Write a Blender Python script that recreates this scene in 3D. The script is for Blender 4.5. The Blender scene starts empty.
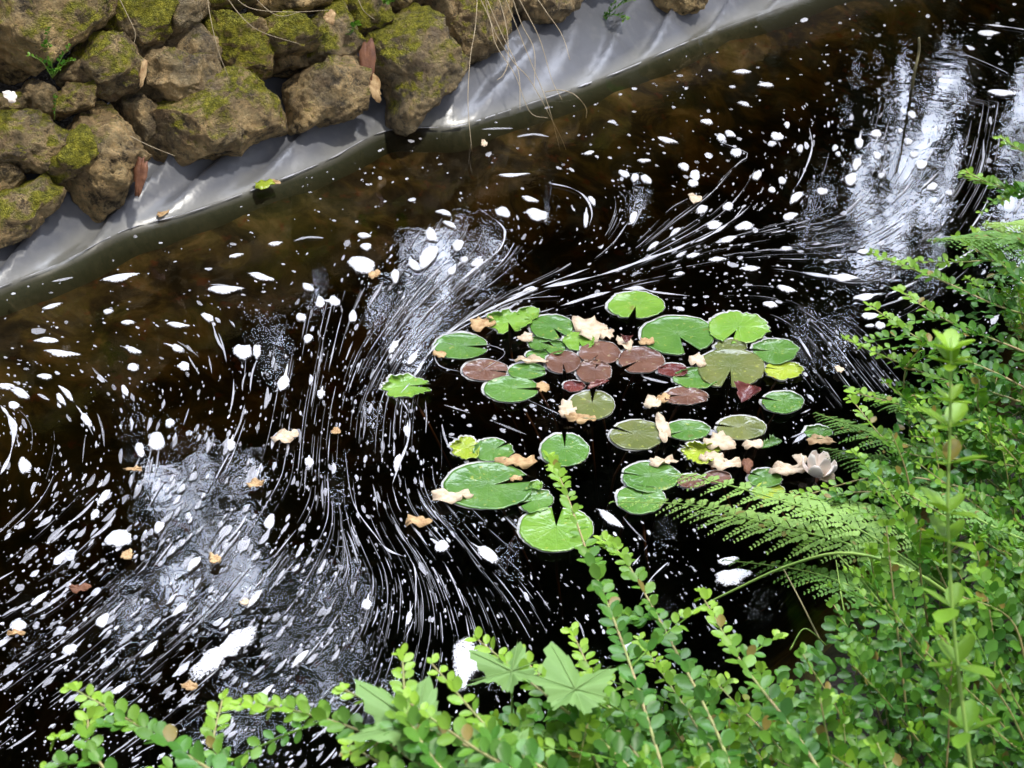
import bpy, bmesh, math, random
import numpy as np
from mathutils import Vector, noise as mn
rnd = random.Random(7)
rng = np.random.default_rng(7)
S = bpy.context.scene
COL = S.collection

# ------------------------------------------------------------------ camera, sky, sun, exposure
CAM_H = 1.7; PITCH = 35.0; FPX = 1407.0
cd = bpy.data.cameras.new('camera'); cam = bpy.data.objects.new('camera', cd); COL.objects.link(cam)
cam.location = (0, 0, CAM_H); cam.rotation_euler = (math.radians(90-PITCH), 0, 0)
cd.sensor_width = 36; cd.lens = 36*FPX/1024; cd.clip_start = 0.05; cd.clip_end = 2000
cd.dof.use_dof = True; cd.dof.focus_distance = 2.65; cd.dof.aperture_fstop = 13
S.camera = cam
SUN_EL, SUN_AZ = 67, 112          # azimuth clockwise from +Y
w = bpy.data.worlds.new('World'); S.world = w; w.use_nodes = True
wn = w.node_tree.nodes; wl = w.node_tree.links
bg = wn['Background']; sky = wn.new('ShaderNodeTexSky'); sky.sky_type = 'NISHITA'; sky.sun_disc = False
sky.sun_elevation = math.radians(SUN_EL); sky.sun_rotation = math.radians(SUN_AZ)
sky.air_density = 1.0; sky.dust_density = 3.0
# pale broken cloud in front of the blue
tcw = wn.new('ShaderNodeTexCoord'); nzw = wn.new('ShaderNodeTexNoise'); nzw.inputs['Scale'].default_value = 2.2; nzw.inputs['Detail'].default_value = 5
rpw = wn.new('ShaderNodeValToRGB'); rpw.color_ramp.elements[0].position = .34; rpw.color_ramp.elements[1].position = .56
mxw = wn.new('ShaderNodeMixRGB'); 
nrw = wn.new('ShaderNodeVectorMath'); nrw.operation = 'DOT_PRODUCT'; nrw.inputs[1].default_value = (0.05, .80, .60)
mrw = wn.new('ShaderNodeMapRange'); mrw.inputs[1].default_value = .70; mrw.inputs[2].default_value = .93
wl.new(tcw.outputs['Generated'], nrw.inputs[0]); wl.new(nrw.outputs['Value'], mrw.inputs[0])
clw = wn.new('ShaderNodeMixRGB'); clw.inputs[1].default_value = (9.5, 10, 11.5, 1); clw.inputs[2].default_value = (250, 268, 318, 1)   # extra bright sky patch added over the far trees to whiten the water's reflections
wl.new(mrw.outputs[0], clw.inputs[0]); wl.new(clw.outputs[0], mxw.inputs[2])
wl.new(tcw.outputs['Generated'], nzw.inputs['Vector']); wl.new(nzw.outputs['Fac'], rpw.inputs[0])
wl.new(rpw.outputs[0], mxw.inputs[0]); wl.new(sky.outputs[0], mxw.inputs[1]); wl.new(mxw.outputs[0], bg.inputs[0])
bg.inputs[1].default_value = 0.13
sd = bpy.data.lights.new('sun', 'SUN'); sun = bpy.data.objects.new('sun', sd); COL.objects.link(sun)
sd.energy = 4.3; sd.angle = math.radians(3); sd.color = (1, .96, .88)
az, el = math.radians(SUN_AZ), math.radians(SUN_EL)
to_sun = Vector((math.sin(az)*math.cos(el), math.cos(az)*math.cos(el), math.sin(el)))
sun.rotation_euler = to_sun.to_track_quat('Z', 'Y').to_euler()
S.view_settings.view_transform = 'Standard'; S.view_settings.look = 'None'
S.view_settings.exposure = -0.75; S.view_settings.gamma = 1
S.render.engine = 'CYCLES'

# ------------------------------------------------------------------ camera geometry -> world positions
cp, sp = math.cos(math.radians(PITCH)), math.sin(math.radians(PITCH))
def ray(px, py):
    a = (px-512)/FPX; b = (384-py)/FPX
    return Vector((a, cp+b*sp, -sp+b*cp))
def at(px, py, z=0.0):
    r = ray(px, py); t = (z-CAM_H)/r.z
    return Vector((r.x*t, r.y*t, z))
def at_np(P, z):
    a = (P[:, 0]-512)/FPX; b = (384-P[:, 1])/FPX
    ry = cp+b*sp; rz = -sp+b*cp; t = (z-CAM_H)/rz
    return np.stack([a*t, ry*t, np.broadcast_to(z, a.shape)+0*a], 1)
def at_dist(px, py, d):
    r = ray(px, py).normalized(); return Vector((0, 0, CAM_H))+r*d

# ------------------------------------------------------------------ object helpers
def tag(o, label=None, cat=None, group=None, kind=None):
    if label: o['label'] = label
    if cat: o['category'] = cat
    if group: o['group'] = group
    if kind: o['kind'] = kind
    return o
def mesh_obj(name, verts, faces, mat, parent=None, smooth=True):
    me = bpy.data.meshes.new(name); me.from_pydata([tuple(v) for v in verts], [], [tuple(f) for f in faces])
    if smooth: me.polygons.foreach_set('use_smooth', [True]*len(me.polygons))
    o = bpy.data.objects.new(name, me); COL.objects.link(o)
    if mat: me.materials.append(mat)
    if parent: o.parent = parent; o.matrix_parent_inverse = parent.matrix_basis.inverted()
    return o
def fast_mesh(name, V, T, mat, parent=None, smooth=True, attr=None):
    """V (n,3) float array, T (m,3) triangles"""
    me = bpy.data.meshes.new(name); V = np.asarray(V, np.float32); T = np.asarray(T, np.int32)
    me.vertices.add(len(V)); me.vertices.foreach_set('co', V.ravel())
    me.loops.add(T.size); me.loops.foreach_set('vertex_index', T.ravel())
    me.polygons.add(len(T)); me.polygons.foreach_set('loop_start', np.arange(0, T.size, 3, dtype=np.int32))
    if smooth: me.polygons.foreach_set('use_smooth', np.ones(len(T), bool))
    me.update(calc_edges=True)
    if attr is not None:
        for k, a in attr.items():
            at_ = me.attributes.new(k, 'FLOAT', 'POINT'); at_.data.foreach_set('value', np.asarray(a, np.float32))
    o = bpy.data.objects.new(name, me); COL.objects.link(o)
    if mat: me.materials.append(mat)
    if parent: o.parent = parent; o.matrix_parent_inverse = parent.matrix_basis.inverted()
    return o
def empty(name, loc):
    o = bpy.data.objects.new(name, None); COL.objects.link(o); o.location = loc; o.empty_display_size = .05
    return o
def tube(path, r0, r1, n=6):
    """verts, tris of a tapered tube along path with closed ends"""
    V = []; T = []; m = len(path); path = [Vector(p) for p in path]
    for i, p in enumerate(path):
        d = (path[min(i+1, m-1)]-path[max(i-1, 0)]).normalized()
        a = d.orthogonal().normalized() if i == 0 else (a-d*a.dot(d)).normalized()
        b = d.cross(a); r = r0+(r1-r0)*i/(m-1)
        for k in range(n):
            t = 2*math.pi*k/n; V.append(p+a*(r*math.cos(t))+b*(r*math.sin(t)))
    for i in range(m-1):
        for k in range(n):
            q = [i*n+k, i*n+(k+1) % n, (i+1)*n+(k+1) % n, (i+1)*n+k]
            T += [(q[0], q[1], q[2]), (q[0], q[2], q[3])]
    V.append(path[0]); V.append(path[-1]); c0, c1 = len(V)-2, len(V)-1
    for k in range(n):
        T.append((c0, (k+1) % n, k)); T.append((c1, (m-1)*n+k, (m-1)*n+(k+1) % n))
    return V, T
class Acc:
    def __init__(s): s.V = []; s.T = []; s.n = 0; s.A = []
    def add(s, V, T, a=None):
        V = np.array([tuple(v) for v in V], float) if not isinstance(V, np.ndarray) else V
        T = np.array(T, int); s.V.append(V); s.T.append(T+s.n); s.n += len(V)
        s.A.append(np.full(len(V), 0.0 if a is None else a))
    def build(s, name, mat, parent=None, smooth=True):
        return fast_mesh(name, np.concatenate(s.V), np.concatenate(s.T), mat, parent, smooth, {'tint': np.concatenate(s.A)})
def spline(pts, n):
    """Catmull-Rom through Vectors"""
    pts = [Vector(p) for p in pts]; P = [pts[0]*2-pts[1]]+pts+[pts[-1]*2-pts[-2]]
    out = []; segs = len(pts)-1
    for i in range(n):
        u = i/(n-1)*segs; k = min(int(u), segs-1); t = u-k
        a, b, c, d = P[k:k+4]
        out.append(.5*((2*b)+(-a+c)*t+(2*a-5*b+4*c-d)*t*t+(-a+3*b-3*c+d)*t*t*t))
    return out

# ------------------------------------------------------------------ materials
class M:
    def __init__(s, name):
        s.m = bpy.data.materials.new(name); s.m.use_nodes = True; s.t = s.m.node_tree; s.n = s.t.nodes; s.l = s.t.links
        s.b = s.n['Principled BSDF']
    def node(s, t, **k):
        n = s.n.new(t)
        for a, v in k.items():
            if a in n.inputs: n.inputs[a].default_value = v
            else: setattr(n, a, v)
        return n
    def noise(s, scale, detail=4, coord='Object', rough=.55, dist=0, vec=None):
        n = s.n.new('ShaderNodeTexNoise'); n.inputs['Scale'].default_value = scale; n.inputs['Detail'].default_value = detail
        n.inputs['Roughness'].default_value = rough; n.inputs['Distortion'].default_value = dist
        if vec is None:
            g = s.n.new('ShaderNodeNewGeometry'); vec = g.outputs['Position']
        s.l.new(vec, n.inputs['Vector']); return n.outputs['Fac']
    def ramp(s, fac, stops):
        r = s.n.new('ShaderNodeValToRGB'); s.l.new(fac, r.inputs[0]); e = r.color_ramp.elements
        while len(e) < len(stops): e.new(.5)
        for i, (p, c) in enumerate(stops):
            e[i].position = p; e[i].color = (c, c, c, 1) if isinstance(c, (int, float)) else (*c, 1)
        return r.outputs[0]
    def mix(s, fac, a, b, mode='MIX'):
        x = s.n.new('ShaderNodeMixRGB'); x.blend_type = mode
        for i, v in enumerate((fac, a, b)):
            if hasattr(v, 'is_linked'): s.l.new(v, x.inputs[i])
            elif isinstance(v, (int, float)): x.inputs[i].default_value = v if i == 0 else (v, v, v, 1)
            else: x.inputs[i].default_value = (*v, 1)
        return x.outputs[0]
    def math(s, op, a, b=0.0):
        x = s.n.new('ShaderNodeMath'); x.operation = op
        for i, v in enumerate((a, b)):
            if hasattr(v, 'is_linked'): s.l.new(v, x.inputs[i])
            else: x.inputs[i].default_value = v
        return x.outputs[0]
    def col(s, v):
        if hasattr(v, 'is_linked'): s.l.new(v, s.b.inputs['Base Color'])
        else: s.b.inputs['Base Color'].default_value = (*v, 1)
    def set(s, **k):
        for a, v in k.items():
            i = s.b.inputs[a.replace('_', ' ')]
            if hasattr(v, 'is_linked'): s.l.new(v, i)
            else: i.default_value = v
    def bump(s, h, strength=.5, dist=.01):
        b = s.n.new('ShaderNodeBump'); b.inputs['Strength'].default_value = strength; b.inputs['Distance'].default_value = dist
        s.l.new(h, b.inputs['Height']); s.l.new(b.outputs[0], s.b.inputs['Normal']); return b
    def normal_z(s):
        g = s.n.new('ShaderNodeNewGeometry'); x = s.n.new('ShaderNodeSeparateXYZ'); s.l.new(g.outputs['Normal'], x.inputs[0]); return x.outputs['Z']

def leaf_material(name, dark, mid, young, rough=.36, trans=.25, spec=.36):
    """dark..mid varies leaf by leaf; the attribute 'tint' takes a leaf towards the colour of young growth"""
    k = M(name); g = k.n.new('ShaderNodeNewGeometry'); a = k.n.new('ShaderNodeAttribute'); a.attribute_name = 'tint'
    c = k.mix(g.outputs['Random Per Island'], dark, mid)
    c = k.mix(a.outputs['Fac'], c, young)
    c = k.mix(k.ramp(g.outputs['Random Per Island'], [(.978, 0), (.984, .85)]), c, (.30, .17, .05))
    v = k.noise(90, 3); c = k.mix(k.math('MULTIPLY', v, .35), c, tuple(x*.55 for x in mid))
    k.col(c); k.set(Roughness=rough, Specular_IOR_Level=spec)
    k.bump(k.noise(260, 2), .15, .002)
    tr = k.n.new('ShaderNodeBsdfTranslucent'); k.l.new(k.mix(1, c, (1.0, 1.1, .45), 'MULTIPLY'), tr.inputs[0])
    mx = k.n.new('ShaderNodeMixShader'); mx.inputs[0].default_value = trans
    k.l.new(k.b.outputs[0], mx.inputs[1]); k.l.new(tr.outputs[0], mx.inputs[2])
    k.l.new(mx.outputs[0], k.n['Material Output'].inputs[0]); return k.m
MAT = {}
MAT['shrub'] = leaf_material('shrub_leaf', (.022, .10, .010), (.075, .235, .025), (.34, .56, .04))
MAT['shrub_lush'] = leaf_material('shrub_leaf_lush', (.03, .115, .012), (.09, .26, .03), (.38, .60, .05))
MAT['fern'] = leaf_material('fern_leaf', (.24, .42, .09), (.34, .54, .13), (.46, .62, .17), .55, .35)
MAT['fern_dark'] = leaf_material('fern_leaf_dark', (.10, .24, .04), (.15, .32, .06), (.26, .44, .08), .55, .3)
MAT['maple'] = leaf_material('maple_leaf', (.19, .35, .10), (.22, .38, .11), (.28, .43, .13), .6, .3)
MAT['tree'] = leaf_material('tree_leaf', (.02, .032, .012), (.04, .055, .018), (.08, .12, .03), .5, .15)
def stone(name, moss_lo, moss_hi, tone=1.0, warm=0.0):
    k = M(name)
    oi = k.n.new('ShaderNodeObjectInfo')
    base = k.ramp(k.noise(11, 8, rough=.7), [(.39, (.07*tone, .048*tone, .024*tone)), (.49, (.31*tone, .205*tone, .088*tone)), (.61, (.66*tone, .44*tone, .19*tone))])
    base = k.mix(k.ramp(k.noise(34, 6, rough=.7), [(.35, 0), (.7, .65)]), base, (.47*tone, .36*tone, .18*tone))
    base = k.mix(k.ramp(k.noise(14, 3), [(.5, 0), (.66, .6)]), base, (.20+warm, .115, .055))
    pit = k.ramp(k.noise(19, 9, rough=.8), [(.40, .92), (.49, 0)]); base = k.mix(pit, base, (.03, .022, .014))
    base = k.mix(k.math('MULTIPLY', oi.outputs['Random'], .35), base, (.30*tone, .26*tone, .19*tone))
    mn_ = k.noise(10, 6, rough=.68); nz = k.normal_z()
    mk = k.math('ADD', mn_, k.math('MULTIPLY', nz, .26))
    mask = k.ramp(mk, [(moss_lo, 0), (moss_hi, 1)])
    moss = k.ramp(k.noise(60, 8, rough=.8), [(.36, (.12, .12, .012)), (.5, (.36, .34, .026)), (.62, (.70, .62, .06))])
    k.col(k.mix(mask, base, moss)); k.set(Roughness=.82, Specular_IOR_Level=.3)
    h = k.math('ADD', k.noise(38, 8, rough=.72), k.math('MULTIPLY', k.math('MULTIPLY', mask, k.noise(260, 3)), .9))
    k.bump(h, 1.0, .09); return k.m
MAT['stone'] = stone('stone_bare', .76, .90, 1.75)
MAT['stone_some'] = stone('stone_some_moss', .59, .73, 1.65, .03)
MAT['stone_moss'] = stone('stone_mossy', .44, .58, 1.45)
k = M('earth'); k.col(k.ramp(k.noise(14, 8, rough=.7), [(.3, (.012, .009, .006)), (.55, (.045, .034, .022)), (.75, (.09, .07, .045))])); k.set(Roughness=.95)
k.bump(k.noise(30, 8, rough=.7), 1, .04); MAT['earth'] = k.m
k = M('liner_sheet')
c = k.ramp(k.noise(3.5, 4), [(.3, (.10, .105, .12)), (.7, (.17, .175, .195))])
c = k.mix(k.ramp(k.noise(25, 6, rough=.7), [(.5, 0), (.75, .4)]), c, (.24, .235, .225))
gz = k.n.new('ShaderNodeNewGeometry'); sz = k.n.new('ShaderNodeSeparateXYZ'); k.l.new(gz.outputs['Position'], sz.inputs[0])
zz = k.math('ADD', sz.outputs['Z'], k.math('MULTIPLY', k.noise(9, 4), .03))
c = k.mix(k.ramp(k.math('MULTIPLY', zz, 10), [(.14, .75), (.42, 0)]), c, (.27, .265, .24))      # dried scum just above the water
c = k.mix(k.ramp(k.math('MULTIPLY', sz.outputs['Z'], -14), [(.0, 0), (.25, .9)]), c, (.045, .055, .028))  # algae below it
k.col(c); k.set(Roughness=.30, Specular_IOR_Level=.6); k.bump(k.noise(14, 3), .25, .01); MAT['liner'] = k.m
k = M('pond_bed')
c = k.ramp(k.noise(6.5, 6, rough=.66, dist=.8), [(.38, (.010, .007, .003)), (.47, (.035, .024, .009)), (.54, (.09, .068, .020)), (.62, (.17, .115, .05)), (.72, (.26, .20, .11))])
c = k.mix(k.ramp(k.noise(1.6, 3), [(.47, 0), (.62, .45)]), c, (.07, .095, .018))
c = k.mix(k.ramp(k.noise(22, 5), [(.6, 0), (.7, .7)]), c, (.15, .04, .015))
k.col(c); k.set(Roughness=1); MAT['bed'] = k.m
# water: fresnel mirror over a clear body that swallows light with depth
k = M('pond_water'); k.n.remove(k.b)
fr = k.n.new('ShaderNodeFresnel'); fr.inputs[0].default_value = 1.5
gl = k.n.new('ShaderNodeBsdfGlossy'); gl.inputs['Roughness'].default_value = .008; gl.inputs[0].default_value = (.95, .97, 1, 1)
tr = k.n.new('ShaderNodeBsdfTransparent'); ms = k.n.new('ShaderNodeMixShader')
bp = k.n.new('ShaderNodeBump'); bp.inputs['Strength'].default_value = .5; bp.inputs['Distance'].default_value = .004
h = k.math('ADD', k.math('MULTIPLY', k.noise(4, 2, dist=.8), .35), k.math('ADD', k.math('MULTIPLY', k.noise(24, 3, dist=1.2), .13), k.math('MULTIPLY', k.noise(95, 3, dist=1.5), .02)))
k.l.new(h, bp.inputs['Height'])
for n_ in (fr, gl): k.l.new(bp.outputs[0], n_.inputs['Normal'])
k.l.new(fr.outputs[0], ms.inputs[0]); k.l.new(tr.outputs[0], ms.inputs[1]); k.l.new(gl.outputs[0], ms.inputs[2])
out = k.n['Material Output']; k.l.new(ms.outputs[0], out.inputs['Surface'])
va = k.n.new('ShaderNodeVolumeAbsorption'); va.inputs['Color'].default_value = (.48, .38, .10, 1); va.inputs['Density'].default_value = 9.0
k.l.new(va.outputs[0], out.inputs['Volume']); MAT['water'] = k.m
def foam_mat(name, a, b, tint_dark, film):
    k = M(name); at_ = k.n.new('ShaderNodeAttribute'); at_.attribute_name = 'tint'
    c = k.mix(k.noise(120, 5, rough=.7), a, b); c = k.mix(at_.outputs['Fac'], c, tint_dark); k.col(c)
    k.set(Roughness=.7, Specular_IOR_Level=.3); k.bump(k.noise(420, 4), .8, .003)
    ed = k.n.new('ShaderNodeAttribute'); ed.attribute_name = 'edge'
    al = k.math('SUBTRACT', 1.0, k.math('MULTIPLY', at_.outputs['Fac'], film))
    rag = k.ramp(k.math('ADD', k.noise(330, 3, rough=.6), k.math('MULTIPLY', ed.outputs['Fac'], .42)), [(.60, 1), (.72, 0)])
    k.set(Alpha=k.math('MULTIPLY', al, rag)); return k.m
MAT['foam'] = foam_mat('foam_thick', (.76, .76, .78), (.56, .56, .59), (.60, .60, .62), .3)
MAT['fleck'] = foam_mat('foam_thin', (.62, .62, .65), (.48, .48, .52), (.60, .60, .64), .72)
def pad_mat(name, a, b, vein, spots=.5, spotc=(.40, .42, .08)):
    k = M(name); tc = k.n.new('ShaderNodeTexCoord'); oi = k.n.new('ShaderNodeObjectInfo')
    c = k.mix(k.ramp(k.noise(16, 5), [(.35, 0), (.65, 1)]), a, b)
    c = k.mix(k.math('MULTIPLY', oi.outputs['Random'], .4), c, tuple(x*.7 for x in a))
    sx = k.n.new('ShaderNodeSeparateXYZ'); k.l.new(tc.outputs['Object'], sx.inputs[0])
    an = k.math('ARCTAN2', sx.outputs['Y'], sx.outputs['X'])
    ra = k.math('MULTIPLY', k.math('POWER', k.math('ABSOLUTE', k.math('SINE', k.math('MULTIPLY', an, 8.0))), 14), .35)
    ra = k.math('SUBTRACT', .22, k.math('MULTIPLY', k.math('POWER', k.math('ABSOLUTE', k.math('SINE', k.math('MULTIPLY', an, 8.0))), .16), .22))
    c = k.mix(ra, c, vein)
    c = k.mix(k.ramp(k.noise(85, 3), [(.64, 0), (.70, spots)]), c, spotc)
    c = k.mix(k.ramp(k.noise(24, 4), [(.68, 0), (.72, spots*.8)]), c, (.20, .10, .04))
    k.col(c); k.set(Roughness=.22, Specular_IOR_Level=.55); k.bump(k.math('ADD', k.noise(38, 3), ra), .6, .005); return k.m
MAT['pad_green'] = pad_mat('pad_green', (.075, .19, .03), (.12, .25, .045), (.135, .27, .055))
MAT['pad_light'] = pad_mat('pad_light_green', (.15, .31, .035), (.21, .38, .05), (.23, .38, .07), .6)
MAT['pad_yellow'] = pad_mat('pad_yellow_green', (.30, .40, .03), (.38, .46, .05), (.4, .48, .08), .9, (.5, .38, .05))
MAT['pad_olive'] = pad_mat('pad_olive', (.12, .15, .04), (.17, .185, .055), (.19, .2, .07), .6)
MAT['pad_brown'] = pad_mat('pad_brown', (.13, .06, .04), (.20, .10, .065), (.20, .115, .08), .5, (.40, .33, .18))
MAT['pad_red'] = pad_mat('pad_red', (.10, .018, .018), (.18, .045, .035), (.2, .06, .045), .3, (.5, .3, .2))
def plain(name, a, b, scale=40, rough=.7, bump=.4):
    k = M(name); k.col(k.mix(k.ramp(k.noise(scale, 5), [(.3, 0), (.7, 1)]), a, b)); k.set(Roughness=rough); k.bump(k.noise(scale*4, 4), bump, .003); return k.m
MAT['rim'] = plain('pad_rim', (.58, .58, .56), (.34, .33, .31), 60)
MAT['dead_pale'] = plain('dead_leaf_pale', (.46, .33, .21), (.72, .60, .43), 70)
MAT['dead_tan'] = plain('dead_leaf_tan', (.30, .16, .06), (.60, .42, .21), 70)
MAT['dead_red'] = plain('dead_leaf_russet', (.10, .035, .015), (.22, .09, .04), 45)
MAT['petal'] = plain('petal', (.90, .76, .68), (.92, .86, .74), 20, .5, .2)
MAT['twig'] = plain('twig', (.22, .19, .09), (.34, .30, .15), 60)
MAT['straw'] = plain('dry_grass', (.36, .28, .17), (.60, .49, .32), 30)
MAT['stem'] = plain('shrub_stem', (.24, .30, .08), (.36, .25, .12), 20)
MAT['stem_green'] = plain('green_stem', (.20, .36, .06), (.30, .44, .09), 20)
MAT['bark'] = plain('bark', (.05, .04, .03), (.12, .10, .075), 9, .9, 1)
MAT['padstem'] = plain('pad_stalk', (.09, .035, .02), (.18, .07, .03), 20)

# ------------------------------------------------------------------ terrain
SHORE = [(-260, 395), (-120, 335), (0, 286), (60, 262), (125, 229), (190, 211), (260, 186), (325, 160), (385, 130), (455, 125), (500, 112), (560, 92), (620, 70), (680, 44), (720, 28), (790, 3), (860, -24), (960, -60)]
shore = [at(x, y) for x, y in SHORE]
d0 = (shore[0]-shore[3]).normalized(); d1 = (shore[-1]-shore[-5]).normalized()
shore = [shore[0]+d0*60, shore[0]+d0*3]+shore+[shore[-1]+d1*3, shore[-1]+d1*60]
NEAR = [Vector(p) for p in ((-60, -1.5, 0), (-3, .75, 0), (-1, 1.10, 0), (-.1, 1.22, 0), (.35, 1.46, 0), (.70, 1.88, 0), (1.02, 2.32, 0), (1.45, 3.0, 0), (2.4, 4.2, 0), (60, 60, 0))]
def sdist(px, py, line):
    best = None; A = np.array([(p.x, p.y) for p in line]); P = np.stack([px, py], -1)
    D = np.full(px.shape, 1e9); SGN = np.zeros(px.shape)
    for i in range(len(A)-1):
        ab = A[i+1]-A[i]; t = np.clip(((P-A[i])@ab)/(ab@ab), 0, 1); q = A[i]+t[..., None]*ab
        d = np.hypot(*(np.moveaxis(P-q, -1, 0))); cr = ab[0]*(P[..., 1]-A[i][1])-ab[1]*(P[..., 0]-A[i][0])
        m = d < D; D = np.where(m, d, D); SGN = np.where(m, np.sign(cr), SGN)
    return D*SGN
def ground_h(x, y):
    a = sdist(x, y, shore)               # positive on the far land
    b = -sdist(x, y, NEAR)               # positive on the near land
    ha = np.interp(a, [-1.7, -.9, -.4, -.1, 0, .18, .34, .60, 1.2, 8, 60], [-.95, -.40, -.20, -.075, -.045, .04, .16, .56, .70, 1.2, 4])
    hb = np.interp(b, [-1.2, -.4, 0, .25, .8, 3, 60], [-.95, -.62, -.02, .12, .22, .35, 2])
    return np.maximum(ha, hb)
xs = np.concatenate([np.linspace(-80, -4, 12)[:-1], np.arange(-4, 5, .06), np.linspace(5, 80, 12)])
ys = np.concatenate([np.linspace(-60, -2, 10)[:-1], np.arange(-2, 8, .06), np.linspace(8, 90, 14)])
X, Y = np.meshgrid(xs, ys); Z = ground_h(X, Y)
nx, ny = len(xs), len(ys)
NZ = np.array([mn.fractal(Vector((x*2.5, y*2.5, 0)), 1, 2, 4) for x, y in zip(X.ravel(), Y.ravel())]).reshape(X.shape)
Z = Z+NZ*np.where(Z < 0, .025, .035)
V = np.stack([X.ravel(), Y.ravel(), Z.ravel()], 1)
ii, jj = np.meshgrid(np.arange(nx-1), np.arange(ny-1)); a0 = (jj*nx+ii).ravel()
T = np.concatenate([np.stack([a0, a0+1, a0+nx+1], 1), np.stack([a0, a0+nx+1, a0+nx], 1)])
g = fast_mesh('ground', V, T, MAT['earth']); tag(g, kind='structure')
g.data.materials.append(MAT['bed'])
zc = V[T].mean(1)[:, 2]; g.data.polygons.foreach_set('material_index', (zc < -.03).astype(np.int32))
# water body: one closed slab, everywhere but in the pond channel it lies under the ground
wx0, wx1, wy0, wy1 = -74, 74, -50, 84
wv = [(wx0, wy0, 0), (wx1, wy0, 0), (wx1, wy1, 0), (wx0, wy1, 0), (wx0, wy0, -1.2), (wx1, wy0, -1.2), (wx1, wy1, -1.2), (wx0, wy1, -1.2)]
o = mesh_obj('water', wv, [(0, 1, 2, 3), (7, 6, 5, 4), (0, 4, 5, 1), (1, 5, 6, 2), (2, 6, 7, 3), (3, 7, 4, 0)], MAT['water'], smooth=False); tag(o, kind='structure')

# ------------------------------------------------------------------ pond liner: a grey sheet with folds, from under the stones down into the water
LS = [Vector(p) for p in shore[1:-1]]
fine = []
for i in range(len(LS)-1):
    L = (LS[i+1]-LS[i]).length; n_ = max(2, int(L/.02))
    for q in range(n_): fine.append(LS[i].lerp(LS[i+1], q/n_))
fine.append(LS[-1])
for _ in range(4): fine = [fine[0]]+[(fine[i-1]+fine[i]*2+fine[i+1])/4 for i in range(1, len(fine)-1)]+[fine[-1]]
NT = 46; V = []; s = 0
uu = [i/(NT-1) for i in range(NT)]
for i, p in enumerate(fine):
    if i: s += (p-fine[i-1]).length
    d = (fine[min(i+3, len(fine)-1)]-fine[max(i-3, 0)]).normalized(); n_ = Vector((-d.y, d.x, 0))
    for u in uu:
        t = -.34+u*(.92-.28*max(0, min(1, (.0-p.x)/.25)))   # metres across the sheet, 0 at the waterline
        hz = np.interp(t, [-.34, -.16, -.07, -.02, 0, .12, .22, .34, .58], [-.60, -.32, -.13, -.025, 0, .075, .13, .20, .42])
        a = max(0, min(1, (t+.01)/.06))
        r = lambda f, g_, o_: mn.noise(Vector((s*f+t*g_, t*1.2+o_, o_*3.1)))
        fold = .15*max(0, .33-abs(r(3.6, -9.5, 1)))+.035*max(0, .3-abs(r(7, -17, 5)))+.02*r(3, -5, 2)-.03
        hz += fold*a+(1-a)*.006*r(6, 0, 9)
        q = p+n_*(t+fold*.4*a+.012*mn.noise(Vector((s*3, 0, 4)))); V.append((q.x, q.y, hz))
m = len(fine); a0 = np.array([i*NT+j for i in range(m-1) for j in range(NT-1)])
T = np.concatenate([np.stack([a0, a0+NT, a0+NT+1], 1), np.stack([a0, a0+NT+1, a0+1], 1)])
o = fast_mesh('pond_liner', np.array(V), T, MAT['liner'])
so = o.modifiers.new('thickness', 'SOLIDIFY'); so.thickness = .003; so.offset = -1
tag(o, 'smooth grey plastic pond liner with long folds, running under the stones into the water', 'pond liner')

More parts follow.
